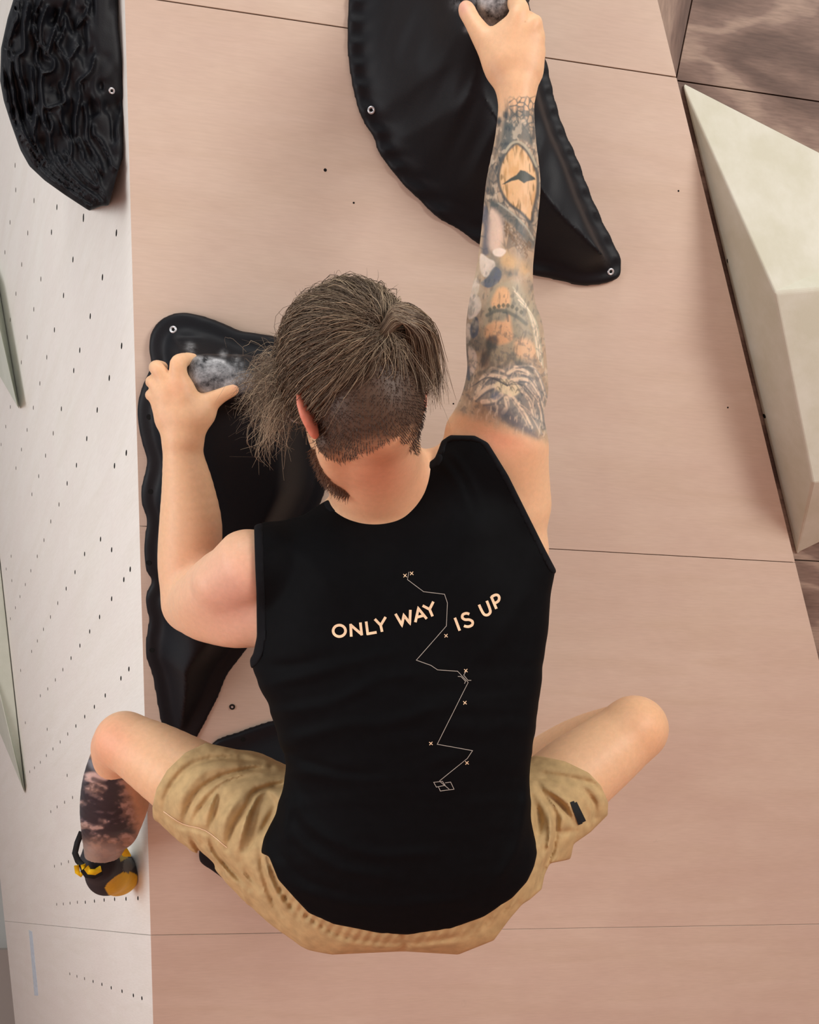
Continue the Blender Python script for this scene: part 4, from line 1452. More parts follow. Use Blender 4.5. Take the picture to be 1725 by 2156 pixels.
# cropped hair on the back and sides, beard along the jaw
hn = fbm(hl[:, 0] * 60 + hl[:, 1] * 50, hl[:, 2] * 60, 71, 3)
hairline = -0.108 - 0.012 * np.abs(hl[:, 0]) / 0.06 + 0.010 * hn
crop = near_head & ~ear_w & (hl[:, 2] > hairline) & (hl[:, 1] < 0.012 + 0.3 * np.maximum(hl[:, 2], 0)) | (near_head & ~ear_w & (hl[:, 2] > 0.075))
fade = sstep(hl[:, 2] + 0.008 * hn, -0.118, -0.085)
wc = np.where(crop, 0.35 + 0.6 * fade, 0)
colr = colr * (1 - wc[:, None]) + lin(74, 55, 44) * wc[:, None]
jaw_d = np.minimum.reduce([line3(hl, a, b) for a, b in (((-.058, .004, -.050), (-.054, .012, -.088)), ((.058, .004, -.050), (.054, .012, -.088)), ((-.054, .012, -.088), (-.022, .080, -.122)), ((.054, .012, -.088), (.022, .080, -.122)), ((-.022, .08, -.122), (.022, .08, -.122)))])
beard = near_head & ~ear_w & (jaw_d < 0.024 + 0.014 * sstep(hl[:, 1], .04, .07)) & (hl[:, 1] > 0.034 + 0.6 * np.maximum(-.085 - hl[:, 2], 0)) & (hl[:, 2] < -0.045)
wb = np.where(beard, 0.85, 0)
colr = colr * (1 - wb[:, None]) + lin(92, 62, 44) * wb[:, None]
eyes = near_head & (hl[:, 1] > .09) & (np.abs(hl[:, 2] + .016) < .006) & (np.abs(np.abs(hl[:, 0]) - .032) < .011)
colr[eyes] = lin(235, 232, 228)
colr[eyes & (np.abs(np.abs(hl[:, 0]) - .032) < .004)] = lin(60, 44, 34)
# tattoos
am = (vpx > 930) & (vpx < 1185) & (vpy > 168) & (vpy < 945) & (bv[:, 2] < 1.60)
ai = paint_arm()
wt = (sstep(vpy[am], 172, 200) * (1 - sstep(vpy[am] - 0.34 * (vpx[am] - 1000), 872, 905)))[:, None]
colr[am] = colr[am] * (1 - wt) + ai(vpx[am], vpy[am]) * wt
lm = (vpx < 338) & (vpy > 1578) & (vpy < 1855) & (bv[:, 2] > 1.715 + 0.0004 * np.maximum(vpx - 250, 0))
li = paint_leg()
colr[lm] = li(vpx[lm], vpy[lm])
skin_o = mesh_obj('body', bv, bq, MAT['skin'], person, colors=colr)

# ---- shirt
SHIRT = [(535, 1106), (560, 1097), (600, 1095), (640, 1084), (665, 1067), (690, 1052), (704, 1059), (740, 1056), (800, 1046), (850, 1016), (890, 978), (915, 966), (922, 950), (930, 928), (948, 916), (1000, 917), (1028, 932), (1070, 1000), (1110, 1080), (1150, 1160), (1168, 1194),
         (1250, 1300), (1250, 1765), (1136, 1785), (1126, 1825), (1110, 1857), (1080, 1890), (1020, 1930), (950, 1955), (860, 1968), (800, 1965), (700, 1945), (650, 1922), (620, 1890), (586, 1852), (566, 1802), (470, 1776), (470, 1430), (520, 1392), (533, 1378), (541, 1340), (540, 1250), (537, 1180)]
shirt_im = Img(440, 860, 1290, 2030, 2, lambda x, y: poly_sdf(x, y, SHIRT))
FOLDS = [([(560, 1440), (640, 1425), (760, 1390), (840, 1370)], 12, .0030), ([(575, 1500), (700, 1480), (800, 1430), (900, 1420)], 12, .0030), ([(600, 1560), (720, 1530), (830, 1520), (940, 1480)], 14, .0035), ([(610, 1620), (740, 1640), (860, 1630), (960, 1590)], 13, .003),
         ([(610, 1590), (720, 1625), (830, 1633), (930, 1612)], 9, -.002), ([(560, 1400), (620, 1400), (700, 1380)], 10, -.002), ([(620, 1660), (640, 1720), (700, 1770), (800, 1800), (930, 1795)], 12, .0035), ([(600, 1730), (640, 1780), (720, 1830), (840, 1850)], 12, .003),
         ([(1115, 1640), (1100, 1720), (1080, 1800), (1040, 1860)], 12, .004), ([(615, 1680), (600, 1740), (610, 1800)], 10, .004), ([(925, 965), (960, 1010), (985, 1080)], 9, .003), ([(945, 950), (985, 1000), (1010, 1060)], 8, .0025),
         ([(1120, 1220), (1060, 1330), (1000, 1400)], 18, .002), ([(560, 1120), (640, 1170), (720, 1260)], 20, .003), ([(600, 1860), (700, 1895), (850, 1905), (1000, 1890)], 13, .003), ([(575, 1780), (640, 1850), (740, 1880)], 9, -.002)]


def folds(x, y, fl=FOLDS, base=.0016, seed=81, sx=110, sy=26):
    h = base * fbm(x / sx + y / 300, y / sy, seed, 2) * sstep(y, 1300, 1480)
    lo_, hi_ = 0 * x, 0 * x
    for p, w, a in fl:
        q = smooth_curve(p, 5)
        # each fold dies away towards its ends
        tip = np.minimum(np.hypot(x - q[0, 0], y - q[0, 1]), np.hypot(x - q[-1, 0], y - q[-1, 1]))
        g = a * np.exp(-(line_dist(x, y, q) / w) ** 2) * (0.35 + 0.65 * sstep(tip, 0, 45))
        if a < 0: lo_ = np.minimum(lo_, g)
        else: hi_ = np.maximum(hi_, g)
    return h + lo_ + hi_


fold_im = Img(440, 860, 1290, 2030, 3, folds)


def build_cloth(lo, hi, h, base_prims, off, outline, folds_im, passes=2, band=None, band_off=0.0, shell=0.0):
    f = Field(lo, hi, h)
    for prim, k in base_prims:
        f.add(prim, k)
    X, Y, Z = f.grid((slice(None),) * 3)
    px = CX + X / Z * FPX; py = CY + Y / Z * FPX
    px, py = np.broadcast_to(px, f.F.shape), np.broadcast_to(py, f.F.shape)
    near = np.abs(f.F) < 0.06
    d = f.F[near] - off - folds_im(px[near], py[near])
    zz = np.broadcast_to(Z, f.F.shape)[near] / FPX
    o = outline(px[near], py[near])
    cut = o * zz
    if band is not None:
        d = d - band_off
        cut = np.maximum(cut, -(o + band) * zz)
    f.F[near] = smax(d, cut, 0.0035 if band is None else 0.002)
    if shell:
        f.F[near] = np.maximum(f.F[near], -(d + shell)); f.F[~near] = 1.0
    return f.mesh(passes)


t_lo, t_hi = P(470, 890, 1.42) - [0, 0, .2], P(1250, 2040, 1.62) + [0.02, 0.02, .06]
t_lo = np.array([-0.31, -0.19, 1.28]); t_hi = np.array([0.27, 0.78, 1.66])
shirt_prims = [(torso(0.0), 0.0)] + [(p, k) for p, k in shoulders(0)] + [
    (C((600, 1200, 1.465, 80), (500, 1225, 1.475, 90)), 0.03), (C((560, 1190, 1.436, 84), (468, 1226, 1.452, 66)), 0.014), (C((580, 1285, 1.472, 76), (455, 1300, 1.53, 68)), 0.016),
    (C((664, 1690, 1.46, 50), (634, 1800, 1.478, 56)), 0.04), (C((634, 1800, 1.478, 56), (668, 1850, 1.49, 56)), 0.04), (C((1058, 950, 1.43, 82), (1066, 850, 1.425, 84)), 0.03), (C((985, 905, 1.445, 50), (1040, 850, 1.425, 66)), 0.03), (C((1090, 945, 1.435, 66), (1095, 1060, 1.465, 70)), 0.03)]
sv, sq = build_cloth(t_lo, t_hi, 0.0035, shirt_prims, 0.004, shirt_im, fold_im)
shirt = mesh_obj('shirt', sv, sq, MAT['shirt'], person)


def band_region(pts_px, width):
    """ribbed edge: the strip of the shirt within width pixels of a stretch of its outline"""
    crv = smooth_curve(pts_px, 5)
    return Img(440, 860, 1290, 2030, 2, lambda x, y: np.maximum(poly_sdf(x, y, SHIRT), line_dist(x, y, crv) - width))


for nm, pts, w in (('neckband', [(700, 1060), (740, 1056), (800, 1046), (850, 1016), (890, 978), (915, 966)], 19),
                   ('armhole_binding', [(925, 945), (930, 928), (948, 916), (1000, 917), (1028, 932), (1070, 1000), (1110, 1080), (1150, 1160), (1168, 1194)], 15),
                   ('armhole_binding', [(535, 1108), (537, 1180), (540, 1250), (541, 1340), (533, 1378), (520, 1392)], 20)):
    reg = band_region(pts, w)
    v, q = build_cloth(t_lo, t_hi, 0.0035, shirt_prims, 0.0055, reg, fold_im, 1, shell=0.011)
    zc = v[:, 2]
    mesh_obj(nm, v, q, MAT['trim'], shirt)

# ---- shorts
SHORTS = [(640, 1580), (612, 1588), (500, 1578), (434, 1564), (390, 1585), (352, 1622), (330, 1660), (321, 1700), (322, 1728), (330, 1760), (370, 1860), (460, 1930), (545, 1975), (622, 1997), (700, 2010), (850, 2003), (965, 2010), (1040, 1980), (1074, 1934), (1100, 1904), (1116, 1894), (1141, 1872), (1147, 1842), (1158, 1818), (1202, 1809), (1208, 1777), (1244, 1752), (1280, 1716), (1281, 1690), (1266, 1655), (1240, 1627), (1190, 1603), (1120, 1588), (1080, 1560), (850, 1500)]
shorts_im = Img(280, 1460, 1340, 2080, 2, lambda x, y: poly_sdf(x, y, SHORTS))
SF = [([(345, 1711), (349, 1678), (376, 1633), (421, 1603), (482, 1597), (550, 1604)], 6, -.005), ([(387, 1732), (397, 1696), (421, 1663), (467, 1636), (527, 1621), (570, 1619)], 6, -.007), ([(403, 1738), (421, 1705), (452, 1669), (482, 1645), (542, 1630)], 6, -.006),
      ([(440, 1750), (452, 1711), (461, 1672), (482, 1645)], 6, -.007), ([(479, 1787), (491, 1741), (521, 1699), (542, 1666), (614, 1648)], 7, -.008), ([(515, 1787), (533, 1715), (548, 1680)], 9, -.008), ([(545, 1775), (566, 1730), (590, 1695)], 8, -.007),
      ([(440, 1750), (452, 1790), (490, 1835), (525, 1868)], 7, -.006), ([(506, 1815), (524, 1842), (550, 1872)], 7, -.005), ([(548, 1778), (553, 1830), (570, 1885), (592, 1925)], 7, -.004), ([(346, 1717), (385, 1738), (433, 1752), (478, 1788)], 4, -.003),
      ([(395, 1745), (420, 1790), (470, 1835)], 6, -.005), ([(415, 1750), (440, 1800)], 5, -.004), ([(560, 1790), (585, 1860), (630, 1930)], 8, -.005),
      ([(370, 1720), (385, 1672), (430, 1625), (500, 1606)], 9, .004), ([(430, 1735), (445, 1690), (470, 1655)], 7, .005), ([(465, 1770), (476, 1720), (510, 1672)], 9, .006), ([(500, 1790), (520, 1720), (536, 1680)], 6, .006), ([(575, 1765), (590, 1720)], 7, .006),
      ([(1110, 1627), (1184, 1636), (1239, 1647), (1257, 1654), (1273, 1680), (1275, 1703)], 4, -.004), ([(1110, 1636), (1170, 1640), (1230, 1655)], 6, -.004), ([(1132, 1651), (1150, 1680), (1170, 1718), (1171, 1752), (1161, 1796), (1146, 1830), (1139, 1863)], 5, -.006),
      ([(1139, 1665), (1175, 1689), (1204, 1725), (1212, 1738)], 6, -.007), ([(1150, 1660), (1195, 1690), (1205, 1722)], 6, .005), ([(1222, 1652), (1250, 1690), (1252, 1722)], 6, -.006), ([(1232, 1690), (1238, 1730)], 5, -.004), ([(1120, 1680), (1135, 1720), (1130, 1770)], 8, -.008),
      ([(1172, 1755), (1212, 1748)], 5, -.006), ([(1190, 1712), (1180, 1740)], 6, .005), ([(1155, 1700), (1160, 1760), (1150, 1820)], 7, .005),
      ([(620, 1905), (680, 1950), (740, 1975), (860, 1985), (980, 1970)], 4, -.003), ([(850, 1960), (852, 1985), (850, 2010)], 10, -.008)]


def shorts_folds(x, y):
    h = folds(x, y, [(p, max(w, 6.5), a * 1.7) for p, w, a in SF], .0, 91)
    h = h + .0022 * fbm(x / 26 + y / 60, y / 40 - x / 90, 95, 3)
    # gathered waistband showing under the hem
    g = line_dist(x, y, [(600, 1880), (640, 1925), (700, 1958), (780, 1975), (900, 1975), (1000, 1955), (1085, 1900)])
    h = h + .0022 * np.sin((x + 0.6 * y) / 3.6) * np.exp(-(g / 12) ** 2)
    h = h - .009 * sstep(-poly_sdf(x, y, smooth_curve([(520, 1782), (536, 1708), (547, 1674), (566, 1664), (586, 1692), (572, 1728), (534, 1780)], 4, True)), -3, 9)
    return h


sf_im = Img(280, 1460, 1340, 2080, 2, shorts_folds)
shorts_prims = [
    (torso(-0.003), 0.0),
    (union(chain([(650, 1775, 1.56, 128), (560, 1735, 1.58, 122), (480, 1690, 1.61, 112), (400, 1645, 1.635, 96), (350, 1615, 1.66, 88)]), 0.0), 0.04),
    (C((700, 1880, 1.55, 104), (592, 1812, 1.58, 92)), 0.05),
    (union(chain([(1010, 1795, 1.56, 124), (1085, 1745, 1.59, 110), (1160, 1690, 1.615, 95), (1210, 1650, 1.64, 89), (1250, 1610, 1.66, 86)]), 0.0), 0.04),
    (C((1000, 1880, 1.55, 108), (1080, 1800, 1.60, 78)), 0.05),
    (C((725, 1898, 1.53, 92), (765, 1908, 1.54, 84)), 0.03), (C((975, 1898, 1.53, 92), (935, 1908, 1.54, 84)), 0.03),
    (C((1125, 1760, 1.60, 62), (1118, 1862, 1.565, 22)), 0.02), (C((1140, 1735, 1.625, 58), (1184, 1790, 1.63, 17)), 0.015), (C((1150, 1800, 1.62, 14), (1186, 1793, 1.63, 14)), 0.012)]
hv_lo = np.array([-0.50, 0.36, 1.36]); hv_hi = np.array([0.42, 0.80, 1.80])
hv, hq = build_cloth(hv_lo, hv_hi, 0.0029, shorts_prims, 0.004, shorts_im, sf_im, 1)
shorts = mesh_obj('shorts', hv, hq, MAT['shorts'], person)


# ---- surface decals: ribbons laid on a surface
def lay_strip(name, strokes, width, bvh, mat, parent, off=0.0009, closed_fill=None):
    vs, fs = [], []

    def drop(x, y):
        r = Vector(norm(ray(x, y) @ BASIS))
        hit = bvh.ray_cast(Vector(CAM), r)
        if hit[0] is None: return None
        n = np.array(hit[1])
        if n @ np.array(r) > 0: n = -n
        return np.array(hit[0]) + n * off
    for pts in strokes:
        p = np.asarray(pts, float)
        # resample
        seg = np.linalg.norm(np.diff(p, axis=0), axis=1); L = np.append(0, np.cumsum(seg))
        m = max(int(L[-1] / 5) + 1, 2)
        # keep the corners: union of samples and vertices
        tt = np.unique(np.concatenate([np.linspace(0, L[-1], m), L]).round(4))
        q = np.stack([np.interp(tt, L, p[:, 0]), np.interp(tt, L, p[:, 1])], 1)
        d0 = np.diff(q, axis=0); d0 /= np.linalg.norm(d0, axis=1, keepdims=True) + 1e-9
        prev = np.vstack([d0[:1], d0]); nxt = np.vstack([d0, d0[-1:]])
        if np.allclose(p[0], p[-1]):
            prev[0] = d0[-1]; nxt[-1] = d0[0]
        nn = np.stack([-(prev[:, 1] + nxt[:, 1]), prev[:, 0] + nxt[:, 0]], 1)
        nn /= np.linalg.norm(nn, axis=1, keepdims=True) + 1e-9
        cs = np.clip((nn * np.stack([-nxt[:, 1], nxt[:, 0]], 1)).sum(1), 0.5, 1)
        w = (width / 2 / cs)[:, None]
        rows_ = []
        for k in (-1, 0, 1):
            rows_.append([drop(*(q[i] + nn[i] * w[i] * k)) for i in range(len(q))])
        if any(z is None for r_ in rows_ for z in r_): continue
        b = len(vs)
        n_ = len(q)
        for r_ in rows_: vs.extend(r_)
        for k in range(2):
            for i in range(n_ - 1):
                fs.append((b + k * n_ + i, b + k * n_ + i + 1, b + (k + 1) * n_ + i + 1, b + (k + 1) * n_ + i))
    if not vs: return None
    return mesh_obj(name, np.array(vs), fs, mat, parent, world=True)


sbvh = body_bvh(shirt)
T7 = lambda pts: [(660 + x / 3.92, 1170 + y / 3.92) for x, y in pts]
circ = [(215 + 51 * math.cos(t), 620 + 47 * math.sin(t)) for t in np.linspace(0, 2 * math.pi, 25)]
LET = {
    'O': [circ],
    'N': [[(313, 668), (308, 563)], [(304, 568), (402, 652)], [(400, 657), (388, 551)]],
    'L': [[(436, 543), (450, 652)], [(441, 646), (523, 632)]],
    'Y': [[(507, 523), (556, 574)], [(597, 506), (556, 574)], [(555, 570), (568, 628)]],
    'W': [[(678, 480), (731, 572), (747, 492), (796, 556), (801, 447)]],
    'A': [[(842, 549), (867, 436), (936, 521)], [(857, 507), (912, 493)]],
    'Y2': [[(902, 412), (960, 443)], [(991, 379), (959, 443)], [(958, 439), (984, 500)]],
    'I': [[(1168, 512), (1208, 618)]],
    'S': [smooth_curve([(1287, 482), (1262, 475), (1234, 486), (1230, 512), (1252, 527), (1286, 528), (1312, 543), (1310, 570), (1284, 584), (1258, 583), (1243, 578)], 4)],
    'U': [smooth_curve([(1366, 404), (1392, 460), (1412, 486), (1438, 488), (1458, 468), (1455, 438), (1430, 372)], 4)],
    'P': [[(1466, 336), (1509, 438)], smooth_curve([(1468, 341), (1496, 325), (1520, 326), (1532, 345), (1527, 370), (1508, 386), (1487, 391)], 4)]}
for ch, st in LET.items():
    lay_strip('letter', [T7(s) for s in st], 5.6, sbvh, MAT['print'], shirt)
route = [(788, 135), (777, 198), (910, 297), (1083, 318), (1107, 390), (1098, 580), (850, 862), (970, 905), (1025, 942), (1190, 953), (1277, 1045), (1022, 1555), (1313, 1608), (1270, 1672), (1040, 1858)]
lay_strip('route_line', [T7(route)], 1.15, sbvh, MAT['print_line'], shirt, 0.0007)
for x, y in ((757, 165), (812, 147), (1095, 660), (1258, 948), (1250, 1213), (970, 1548), (1267, 1708)):
    lay_strip('cross_mark', [T7([(x - 14, y - 12), (x + 14, y + 12)]), T7([(x + 12, y - 14), (x - 12, y + 14)])], 1.5, sbvh, MAT['print'], shirt)
lay_strip('quickdraw_mark', [T7([(1192, 995), (1218, 997), (1255, 1035), (1247, 1055)]), T7([(1258, 955), (1240, 985), (1275, 1028), (1302, 1028)])], 1.2, sbvh, MAT['print_line'], shirt)
lay_strip('box_mark', [T7([(993, 1868), (1065, 1860), (1087, 1893), (1015, 1908), (993, 1868)]), T7([(1087, 1873), (1132, 1866), (1160, 1925), (1048, 1940), (1033, 1908)]), T7([(1040, 1858), (1120, 1925)])], 1.2, sbvh, MAT['print_line'], shirt)
hbvh = body_bvh(shorts)
lay_strip('logo_patch', [[(1204, 1688), (1222, 1735)], [(1210, 1690), (1229, 1730)]], 9, hbvh, MAT['tag'], shorts, 0.0012)
lay_strip('stitching', [smooth_curve([(345, 1708), (385, 1734), (433, 1748), (478, 1784)], 4)], 1.6, hbvh, MAT['print'], shorts, 0.0008)


# ---- hair
def tube_strands(strands, rad, sides=3):
    """list of (n,3) polylines -> vertices, quads, strand index per vertex"""
    V_, Q_, I_ = [], [], []
    base = 0
    for si, p in enumerate(strands):
        n = len(p)
        t = np.gradient(p, axis=0); t /= np.linalg.norm(t, axis=1, keepdims=True) + 1e-9
        ref = np.array([0.3, 0.2, -0.93])
        s = np.cross(t, ref); s /= np.linalg.norm(s, axis=1, keepdims=True) + 1e-9
        w = np.cross(t, s)
        taper = np.interp(np.linspace(0, 1, n), [0, 0.6, 1], [1, 1, 0.3])[:, None] * (rad[si] if hasattr(rad, '__len__') else rad)
        for k in range(sides):
            a = 2 * math.pi * k / sides
            V_.append(p + taper * (math.cos(a) * s + math.sin(a) * w))
        i = np.arange(n - 1)
        for k in range(sides):
            k2 = (k + 1) % sides
            Q_.append(np.stack([base + k * n + i, base + k * n + i + 1, base + k2 * n + i + 1, base + k2 * n + i], 1))
        I_.append(np.full(n * sides, si))
        base += n * sides
    return np.concatenate(V_), np.concatenate(Q_), np.concatenate(I_)


HAIR_R = np.array([0.084, 0.106, 0.105]); HAIR_C = np.array([0, -0.002, 0.016])


def scalp(d, lift=0.0):
    d = d / np.linalg.norm(d)
    k = 1 / np.sqrt(((d / HAIR_R) ** 2).sum())
    return HAIR_C + d * (k + lift)


def part_of_head(p):
    return HC + p @ HM


BUN = np.array([0.004, -0.108, 0.034])
bun_dir = BUN - HAIR_C
# solid under-layer of the long hair
cap = Field(HC - 0.17, HC + 0.17, 0.004)
cap.add(ellips(part_of_head(HAIR_C + [0, 0, .004]), HAIR_R + .006, HM), 0)
X, Y, Z = cap.grid((slice(None),) * 3)
q_ = [(X - HC[0]) * HM[i, 0] + (Y - HC[1]) * HM[i, 1] + (Z - HC[2]) * HM[i, 2] for i in range(3)]
# only above the undercut line, which rises towards the back
line_h = -0.026 + 0.10 * np.maximum(q_[0], -0.02) - 0.10 * (q_[1] + 0.09)
cap.F = smax(cap.F, (line_h - q_[2]).astype(np.float32), 0.008)
cv, cq = cap.mesh(2)
cl = (cv - HC) @ HM.T
hair_root = mesh_obj('hair', cv, cq, MAT['hair'], person, colors=np.tile(lin(84, 68, 54), (len(cv), 1)))

strands, scol, srad = [], [], []
HB = [lin(112, 96, 80), lin(138, 120, 100), lin(92, 77, 64), lin(172, 152, 126), lin(124, 106, 88)]


def add_strand(p, c=None, r=0.0007):
    strands.append(part_of_head(np.asarray(p)))
    scol.append(HB[random.randrange(5)] * random.uniform(0.8, 1.15) if c is None else c)
    srad.append(r)


bd = bun_dir / np.linalg.norm(bun_dir)
for k in range(5200):
    d = RNG.normal(size=3); d /= np.linalg.norm(d)
    p0 = scalp(d)
    if p0[2] < -0.032 + 0.10 * max(p0[0], -0.02) - 0.10 * (p0[1] + .09) or (d @ bd) > 0.95: continue
    if p0[1] > 0.09 and p0[2] < 0.05: continue
    n = 9
    lift = RNG.uniform(0.002, 0.014)
    clump = fbm(np.array([d[0] * 6]), np.array([d[1] * 6 + d[2] * 5]), 101, 2)[0]
    pts = []
    ax_ = np.cross(d, bd); ang = math.acos(np.clip(d @ bd, -1, 1))
    ax_ /= np.linalg.norm(ax_) + 1e-9
    start = 0.0; stop = min(1.0, RNG.uniform(0.7, 1.02))
    wob = RNG.normal(size=3) * 0.0045
    for i in range(n):
        t = stop * i / (n - 1)
        a = ang * t
        dd = d * math.cos(a) + np.cross(ax_, d) * math.sin(a) + ax_ * (ax_ @ d) * (1 - math.cos(a))
        h = lift * math.sin(math.pi * min(t + .15, 1)) + 0.010 * clump * math.sin(math.pi * t)
        pts.append(scalp(dd, 0.006 + h) + wob * math.sin(2.2 * math.pi * t))
    add_strand(pts, None, RNG.uniform(0.0003, 0.0006))
# loose locks escaping over the forehead side
for k in range(900):
    t = RNG.uniform(0, 1)
    s = np.array([-0.075 + RNG.normal() * 0.012, 0.045 + 0.05 * RNG.uniform(-.6, 1), 0.055 - 0.06 * t + RNG.normal() * 0.010])
    out = np.array([-0.55 + .4 * RNG.normal(), 0.75 + .3 * RNG.normal(), 0.2 - 0.6 * t + 0.4 * RNG.normal()])
    out /= np.linalg.norm(out)
    L = RNG.uniform(0.025, 0.075)
    curl = RNG.normal(size=3) * 0.012
    pts = [s + out * L * i / 8 + np.array([0, 0, -0.020 * (i / 8) ** 2]) + curl * math.sin(i / 8 * RNG.uniform(2.5, 4.5)) for i in range(9)]
    add_strand(pts, HB[random.randrange(5)] * 1.15, RNG.uniform(0.00022, 0.0004))
for k in range(60):       # long wisps in front of the ear
    s = np.array([-0.082, 0.045 + .015 * RNG.normal(), -0.005 + .01 * RNG.normal()])
    e = s + np.array([-0.030 + .014 * RNG.normal(), 0.045 + .02 * RNG.normal(), -0.050 - .022 * abs(RNG.normal())])
    c = RNG.normal(size=3) * 0.010
    pts = [s + (e - s) * i / 9 + c * math.sin(i / 9 * 3.6) + np.array([-.012, .006, 0]) * math.sin(i / 9 * math.pi) for i in range(10)]
    add_strand(pts, HB[3], 0.0003)
for k in range(150):      # fly-aways on the crown
    d = norm(np.array([RNG.normal() * .6, RNG.normal() * .6, 0.9 + .2 * RNG.normal()]))
    s = scalp(d, 0.008)
    dirv = norm(d + 0.9 * RNG.normal(size=3)); L = RNG.uniform(.012, .032); c = RNG.normal(size=3) * .006
    add_strand([s + dirv * L * i / 6 + c * math.sin(i / 6 * 3) for i in range(7)], HB[2], 0.00028)
v_, q2, id_ = tube_strands(strands, srad)
mesh_obj('hair_strands', v_, q2, MAT['hair'], hair_root, colors=np.array(scol)[id_])

# bun: a knot and the tail folded over it
strands, scol, srad = [], [], []
bo = norm(bun_dir); bs = norm(np.cross([0, 0, 1.0], bo)); bu = np.cross(bo, bs)
for k in range(700):
    a = RNG.uniform(0, 2 * math.pi); rr = RNG.uniform(0.1, 1.0) ** 0.5
    off = (bs * math.cos(a) + bu * math.sin(a)) * 0.012 * rr
    g = RNG.normal(size=3)
    p0 = BUN - bo * 0.016 + off * 2.2
    p1 = BUN + bo * 0.010 + off * 0.8
    p2 = BUN + bo * 0.026 + off * 1.3 + np.array([0.018, 0, .012])
    p3 = BUN + bo * 0.024 + off * 1.6 + np.array([0.046, 0.006, -.004]) + g * .003
    p4 = BUN + bo * 0.010 + off * 1.9 + np.array([0.060, 0.018, -.040]) + g * .005
    p5 = BUN + bo * 0.002 + off * 1.6 + np.array([0.060, 0.024, -.070 - .022 * RNG.uniform(-1, 1)]) + g * .009
    crv = smooth_curve([p0, p1, p2, p3, p4, p5], 3)
    add_strand(crv, None, RNG.uniform(0.0004, 0.0007))
for k in range(40):       # strands slipping out of the knot
    g = RNG.normal(size=3)
    p0 = BUN + bo * .012; p1 = p0 + np.array([.012, 0, -.020]) + g * .008; p2 = p1 + np.array([.004, 0, -.030]) + g * .014; p3 = p2 + np.array([-.004, 0, -.020]) + g * .006
    add_strand(smooth_curve([p0, p1, p2, p3], 4), None, 0.0003)
v_, q2, id_ = tube_strands(strands, srad)
mesh_obj('hair_bun', v_, q2, MAT['hair'], hair_root, colors=np.array(scol)[id_])

# cropped stubble of the undercut and beard
strands, scol, srad = [], [], []
sel = np.where((wc > 0.3) & near_head & (hl[:, 1] < 0.03) & (hl[:, 2] < 0.05))[0]
for i in RNG.choice(sel, min(2600, len(sel)), replace=False):
    p = hl[i]; n = HM @ vn[i]
    d = norm(n * 0.35 + np.array([0, -.1, -1.0]) + .25 * RNG.normal(size=3))
    L = RNG.uniform(.004, .008)
    add_strand([p - n * .001, p + d * L * .5 + n * .0012, p + d * L], lin(70, 52, 42) * RNG.uniform(.7, 1.2), 0.00045)
v_, q2, id_ = tube_strands(strands, srad)
o_ = mesh_obj('cropped_hair', v_, q2, MAT['hair'], hair_root, colors=np.array(scol)[id_]); o_['kind'] = 'stuff'
strands, scol, srad = [], [], []
sel = np.where(beard)[0]
for i in RNG.choice(sel, min(1800, len(sel)), replace=False):
    p = hl[i]; n = HM @ vn[i]
    d = norm(n * 0.8 + np.array([0, .25, -.8]) + .3 * RNG.normal(size=3))
    L = RNG.uniform(.007, .014)
    add_strand([p - n * .001, p + d * L * .5, p + d * L], lin(98, 66, 46) * RNG.uniform(.7, 1.25), 0.00045)
v_, q2, id_ = tube_strands(strands, srad)
o_ = mesh_obj('beard', v_, q2, MAT['hair'], person, colors=np.array(scol)[id_]); o_['kind'] = 'stuff'

# glasses: temple arms over the ears, rims in front
def tube_path(name, pts, r, mat, parent, sides=8, closed=False):
    v, q, _ = tube_strands([np.asarray(pts)], 1.0, sides)
    n = len(pts); p = np.asarray(pts)
    v = np.concatenate([p + (v[k * n:(k + 1) * n] - p) / np.interp(np.linspace(0, 1, n), [0, .6, 1], [1, 1, .3])[:, None] * r for k in range(sides)])
    return mesh_obj(name, v, q, mat, parent)


gl = empty('glasses', to_world(HL(0, .10, -.016)), person)
for sx in (-1, 1):
    tube_path('temple_arm', part_of_head(np.array([(sx * .066, .108, -.008), (sx * .082, .07, -.010), (sx * .086, .02, -.014), (sx * .086, -.004, -.020), (sx * .083, -.016, -.036)])), .0016, MAT['glasses'], gl)
    rim = [(sx * .035 + .026 * math.cos(t), .112, -.016 + .019 * math.sin(t)) for t in np.linspace(0, 2 * math.pi, 22)]
    tube_path('rim', part_of_head(np.array(rim)), .0014, MAT['glasses'], gl)
tube_path('bridge', part_of_head(np.array([(-.010, .113, -.012), (0, .116, -.009), (.010, .113, -.012)])), .0014, MAT['glasses'], gl)


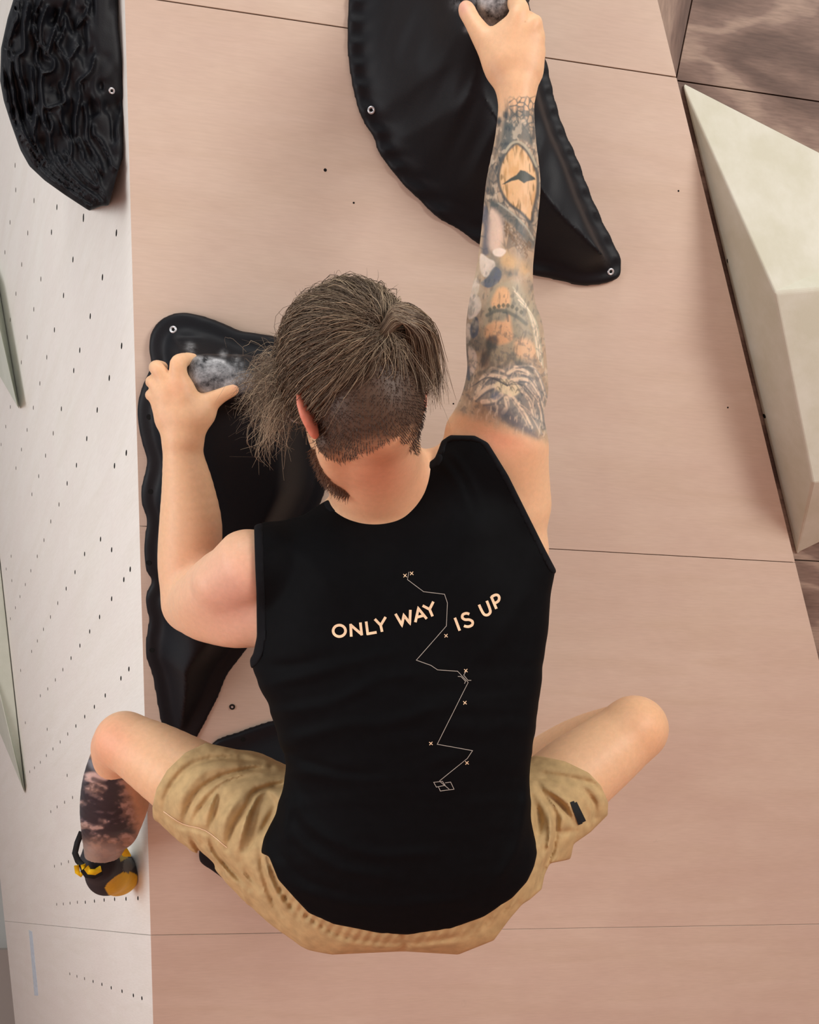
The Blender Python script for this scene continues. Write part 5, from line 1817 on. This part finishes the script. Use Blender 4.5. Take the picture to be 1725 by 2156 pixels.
# ---- climbing shoes
def shoe(prims, colfn, tabs, side=True):
    lo = np.min([p[1] for p, k in prims], 0) - .02; hi = np.max([p[2] for p, k in prims], 0) + .02
    f = Field(lo, hi, 0.0035)
    for p, k in prims: f.add(p, k)
    X, Y, Z = f.grid((slice(None),) * 3)
    f.F = np.maximum(f.F, 0.0015 - ((X - SIDE.o[0]) * SIDE.n[0] + (Y - SIDE.o[1]) * SIDE.n[1] + (Z - SIDE.o[2]) * SIDE.n[2])).astype(np.float32) if side else f.F
    v, q = f.mesh(2)
    o = mesh_obj('shoe', v, q, MAT['shoe'], person, colors=colfn(v))
    for nm, pts, w, c in tabs:
        cc = np.array([P(*p) for p in pts])
        t = np.gradient(cc, axis=0); t /= np.linalg.norm(t, axis=1, keepdims=True)
        s = np.cross(t, [0, 0, 1.0]); s /= np.linalg.norm(s, axis=1, keepdims=True)
        n = np.cross(t, s)
        V_ = np.concatenate([cc + a * s * w + b * n * .0018 for a, b in ((-1, -1), (1, -1), (1, 1), (-1, 1))])
        m = len(cc); F_ = []
        for k in range(4):
            k2 = (k + 1) % 4
            for i in range(m - 1):
                F_.append((k * m + i, k2 * m + i, k2 * m + i + 1, k * m + i + 1))
        F_ += [(0, m, 2 * m, 3 * m), (m - 1, 4 * m - 1, 3 * m - 1, 2 * m - 1)]
        mesh_obj(nm, V_, F_, c, o)
    return o


YEL, BLK, SOLE = lin(214, 168, 40), lin(40, 36, 40), lin(30, 30, 32)


def shoe_cols(v):
    x, y = proj(v)
    c = np.tile(BLK, (len(v), 1))
    toe = poly_sdf(x, y, smooth_curve([(222, 1866), (240, 1848), (262, 1836), (282, 1838), (294, 1852), (290, 1880), (255, 1892), (230, 1884)], 4, True))
    c[toe < 0] = YEL
    rand_ = poly_sdf(x, y, [(262, 1808), (276, 1806), (286, 1822), (270, 1840), (258, 1832)])
    c[rand_ < 0] = lin(84, 82, 80)
    c[(poly_sdf(x, y, [(246, 1790), (262, 1788), (270, 1806), (254, 1814)]) < 0)] = lin(150, 132, 60)
    return c


shoe([(C((212, 1818, 2.045, 38), (228, 1836, 2.10, 42)), .02), (C((228, 1836, 2.10, 42), (252, 1842, 2.16, 38)), .02), (C((252, 1842, 2.16, 37), (268, 1848, 2.20, 24)), .02), (C((198, 1806, 2.05, 28), (196, 1790, 2.06, 20)), .02)],
     shoe_cols,
     [('pull_loop', [(172, 1752, 1.985), (163, 1774, 1.985), (158, 1796, 1.985), (164, 1812, 1.985), (175, 1824, 1.985)], .0062, MAT['tag']),
      ('pull_loop', [(175, 1820, 1.982), (178, 1832, 1.982), (170, 1842, 1.982), (163, 1836, 1.982), (161, 1822, 1.982)], .0050, MAT['yellow']),
      ('strap_tab', [(178, 1828, 1.978), (184, 1838, 1.975), (198, 1840, 1.975), (214, 1832, 1.99)], .0105, MAT['tag']),
      ('strap_tab', [(182, 1826, 1.972), (188, 1835, 1.968), (200, 1836, 1.968), (212, 1829, 1.982)], .0062, MAT['yellow']),
      ('strap_tab', [(240, 1800, 2.03), (250, 1793, 2.02), (262, 1792, 2.02), (268, 1802, 2.04)], .0085, MAT['yellow'])])
shoe([(C((985, 1690, 1.99, 40), (950, 1716, 1.99, 44)), .02), (C((950, 1716, 1.99, 44), (890, 1755, 1.985, 30)), .02)], lambda v: np.tile(BLK, (len(v), 1)), [], False)
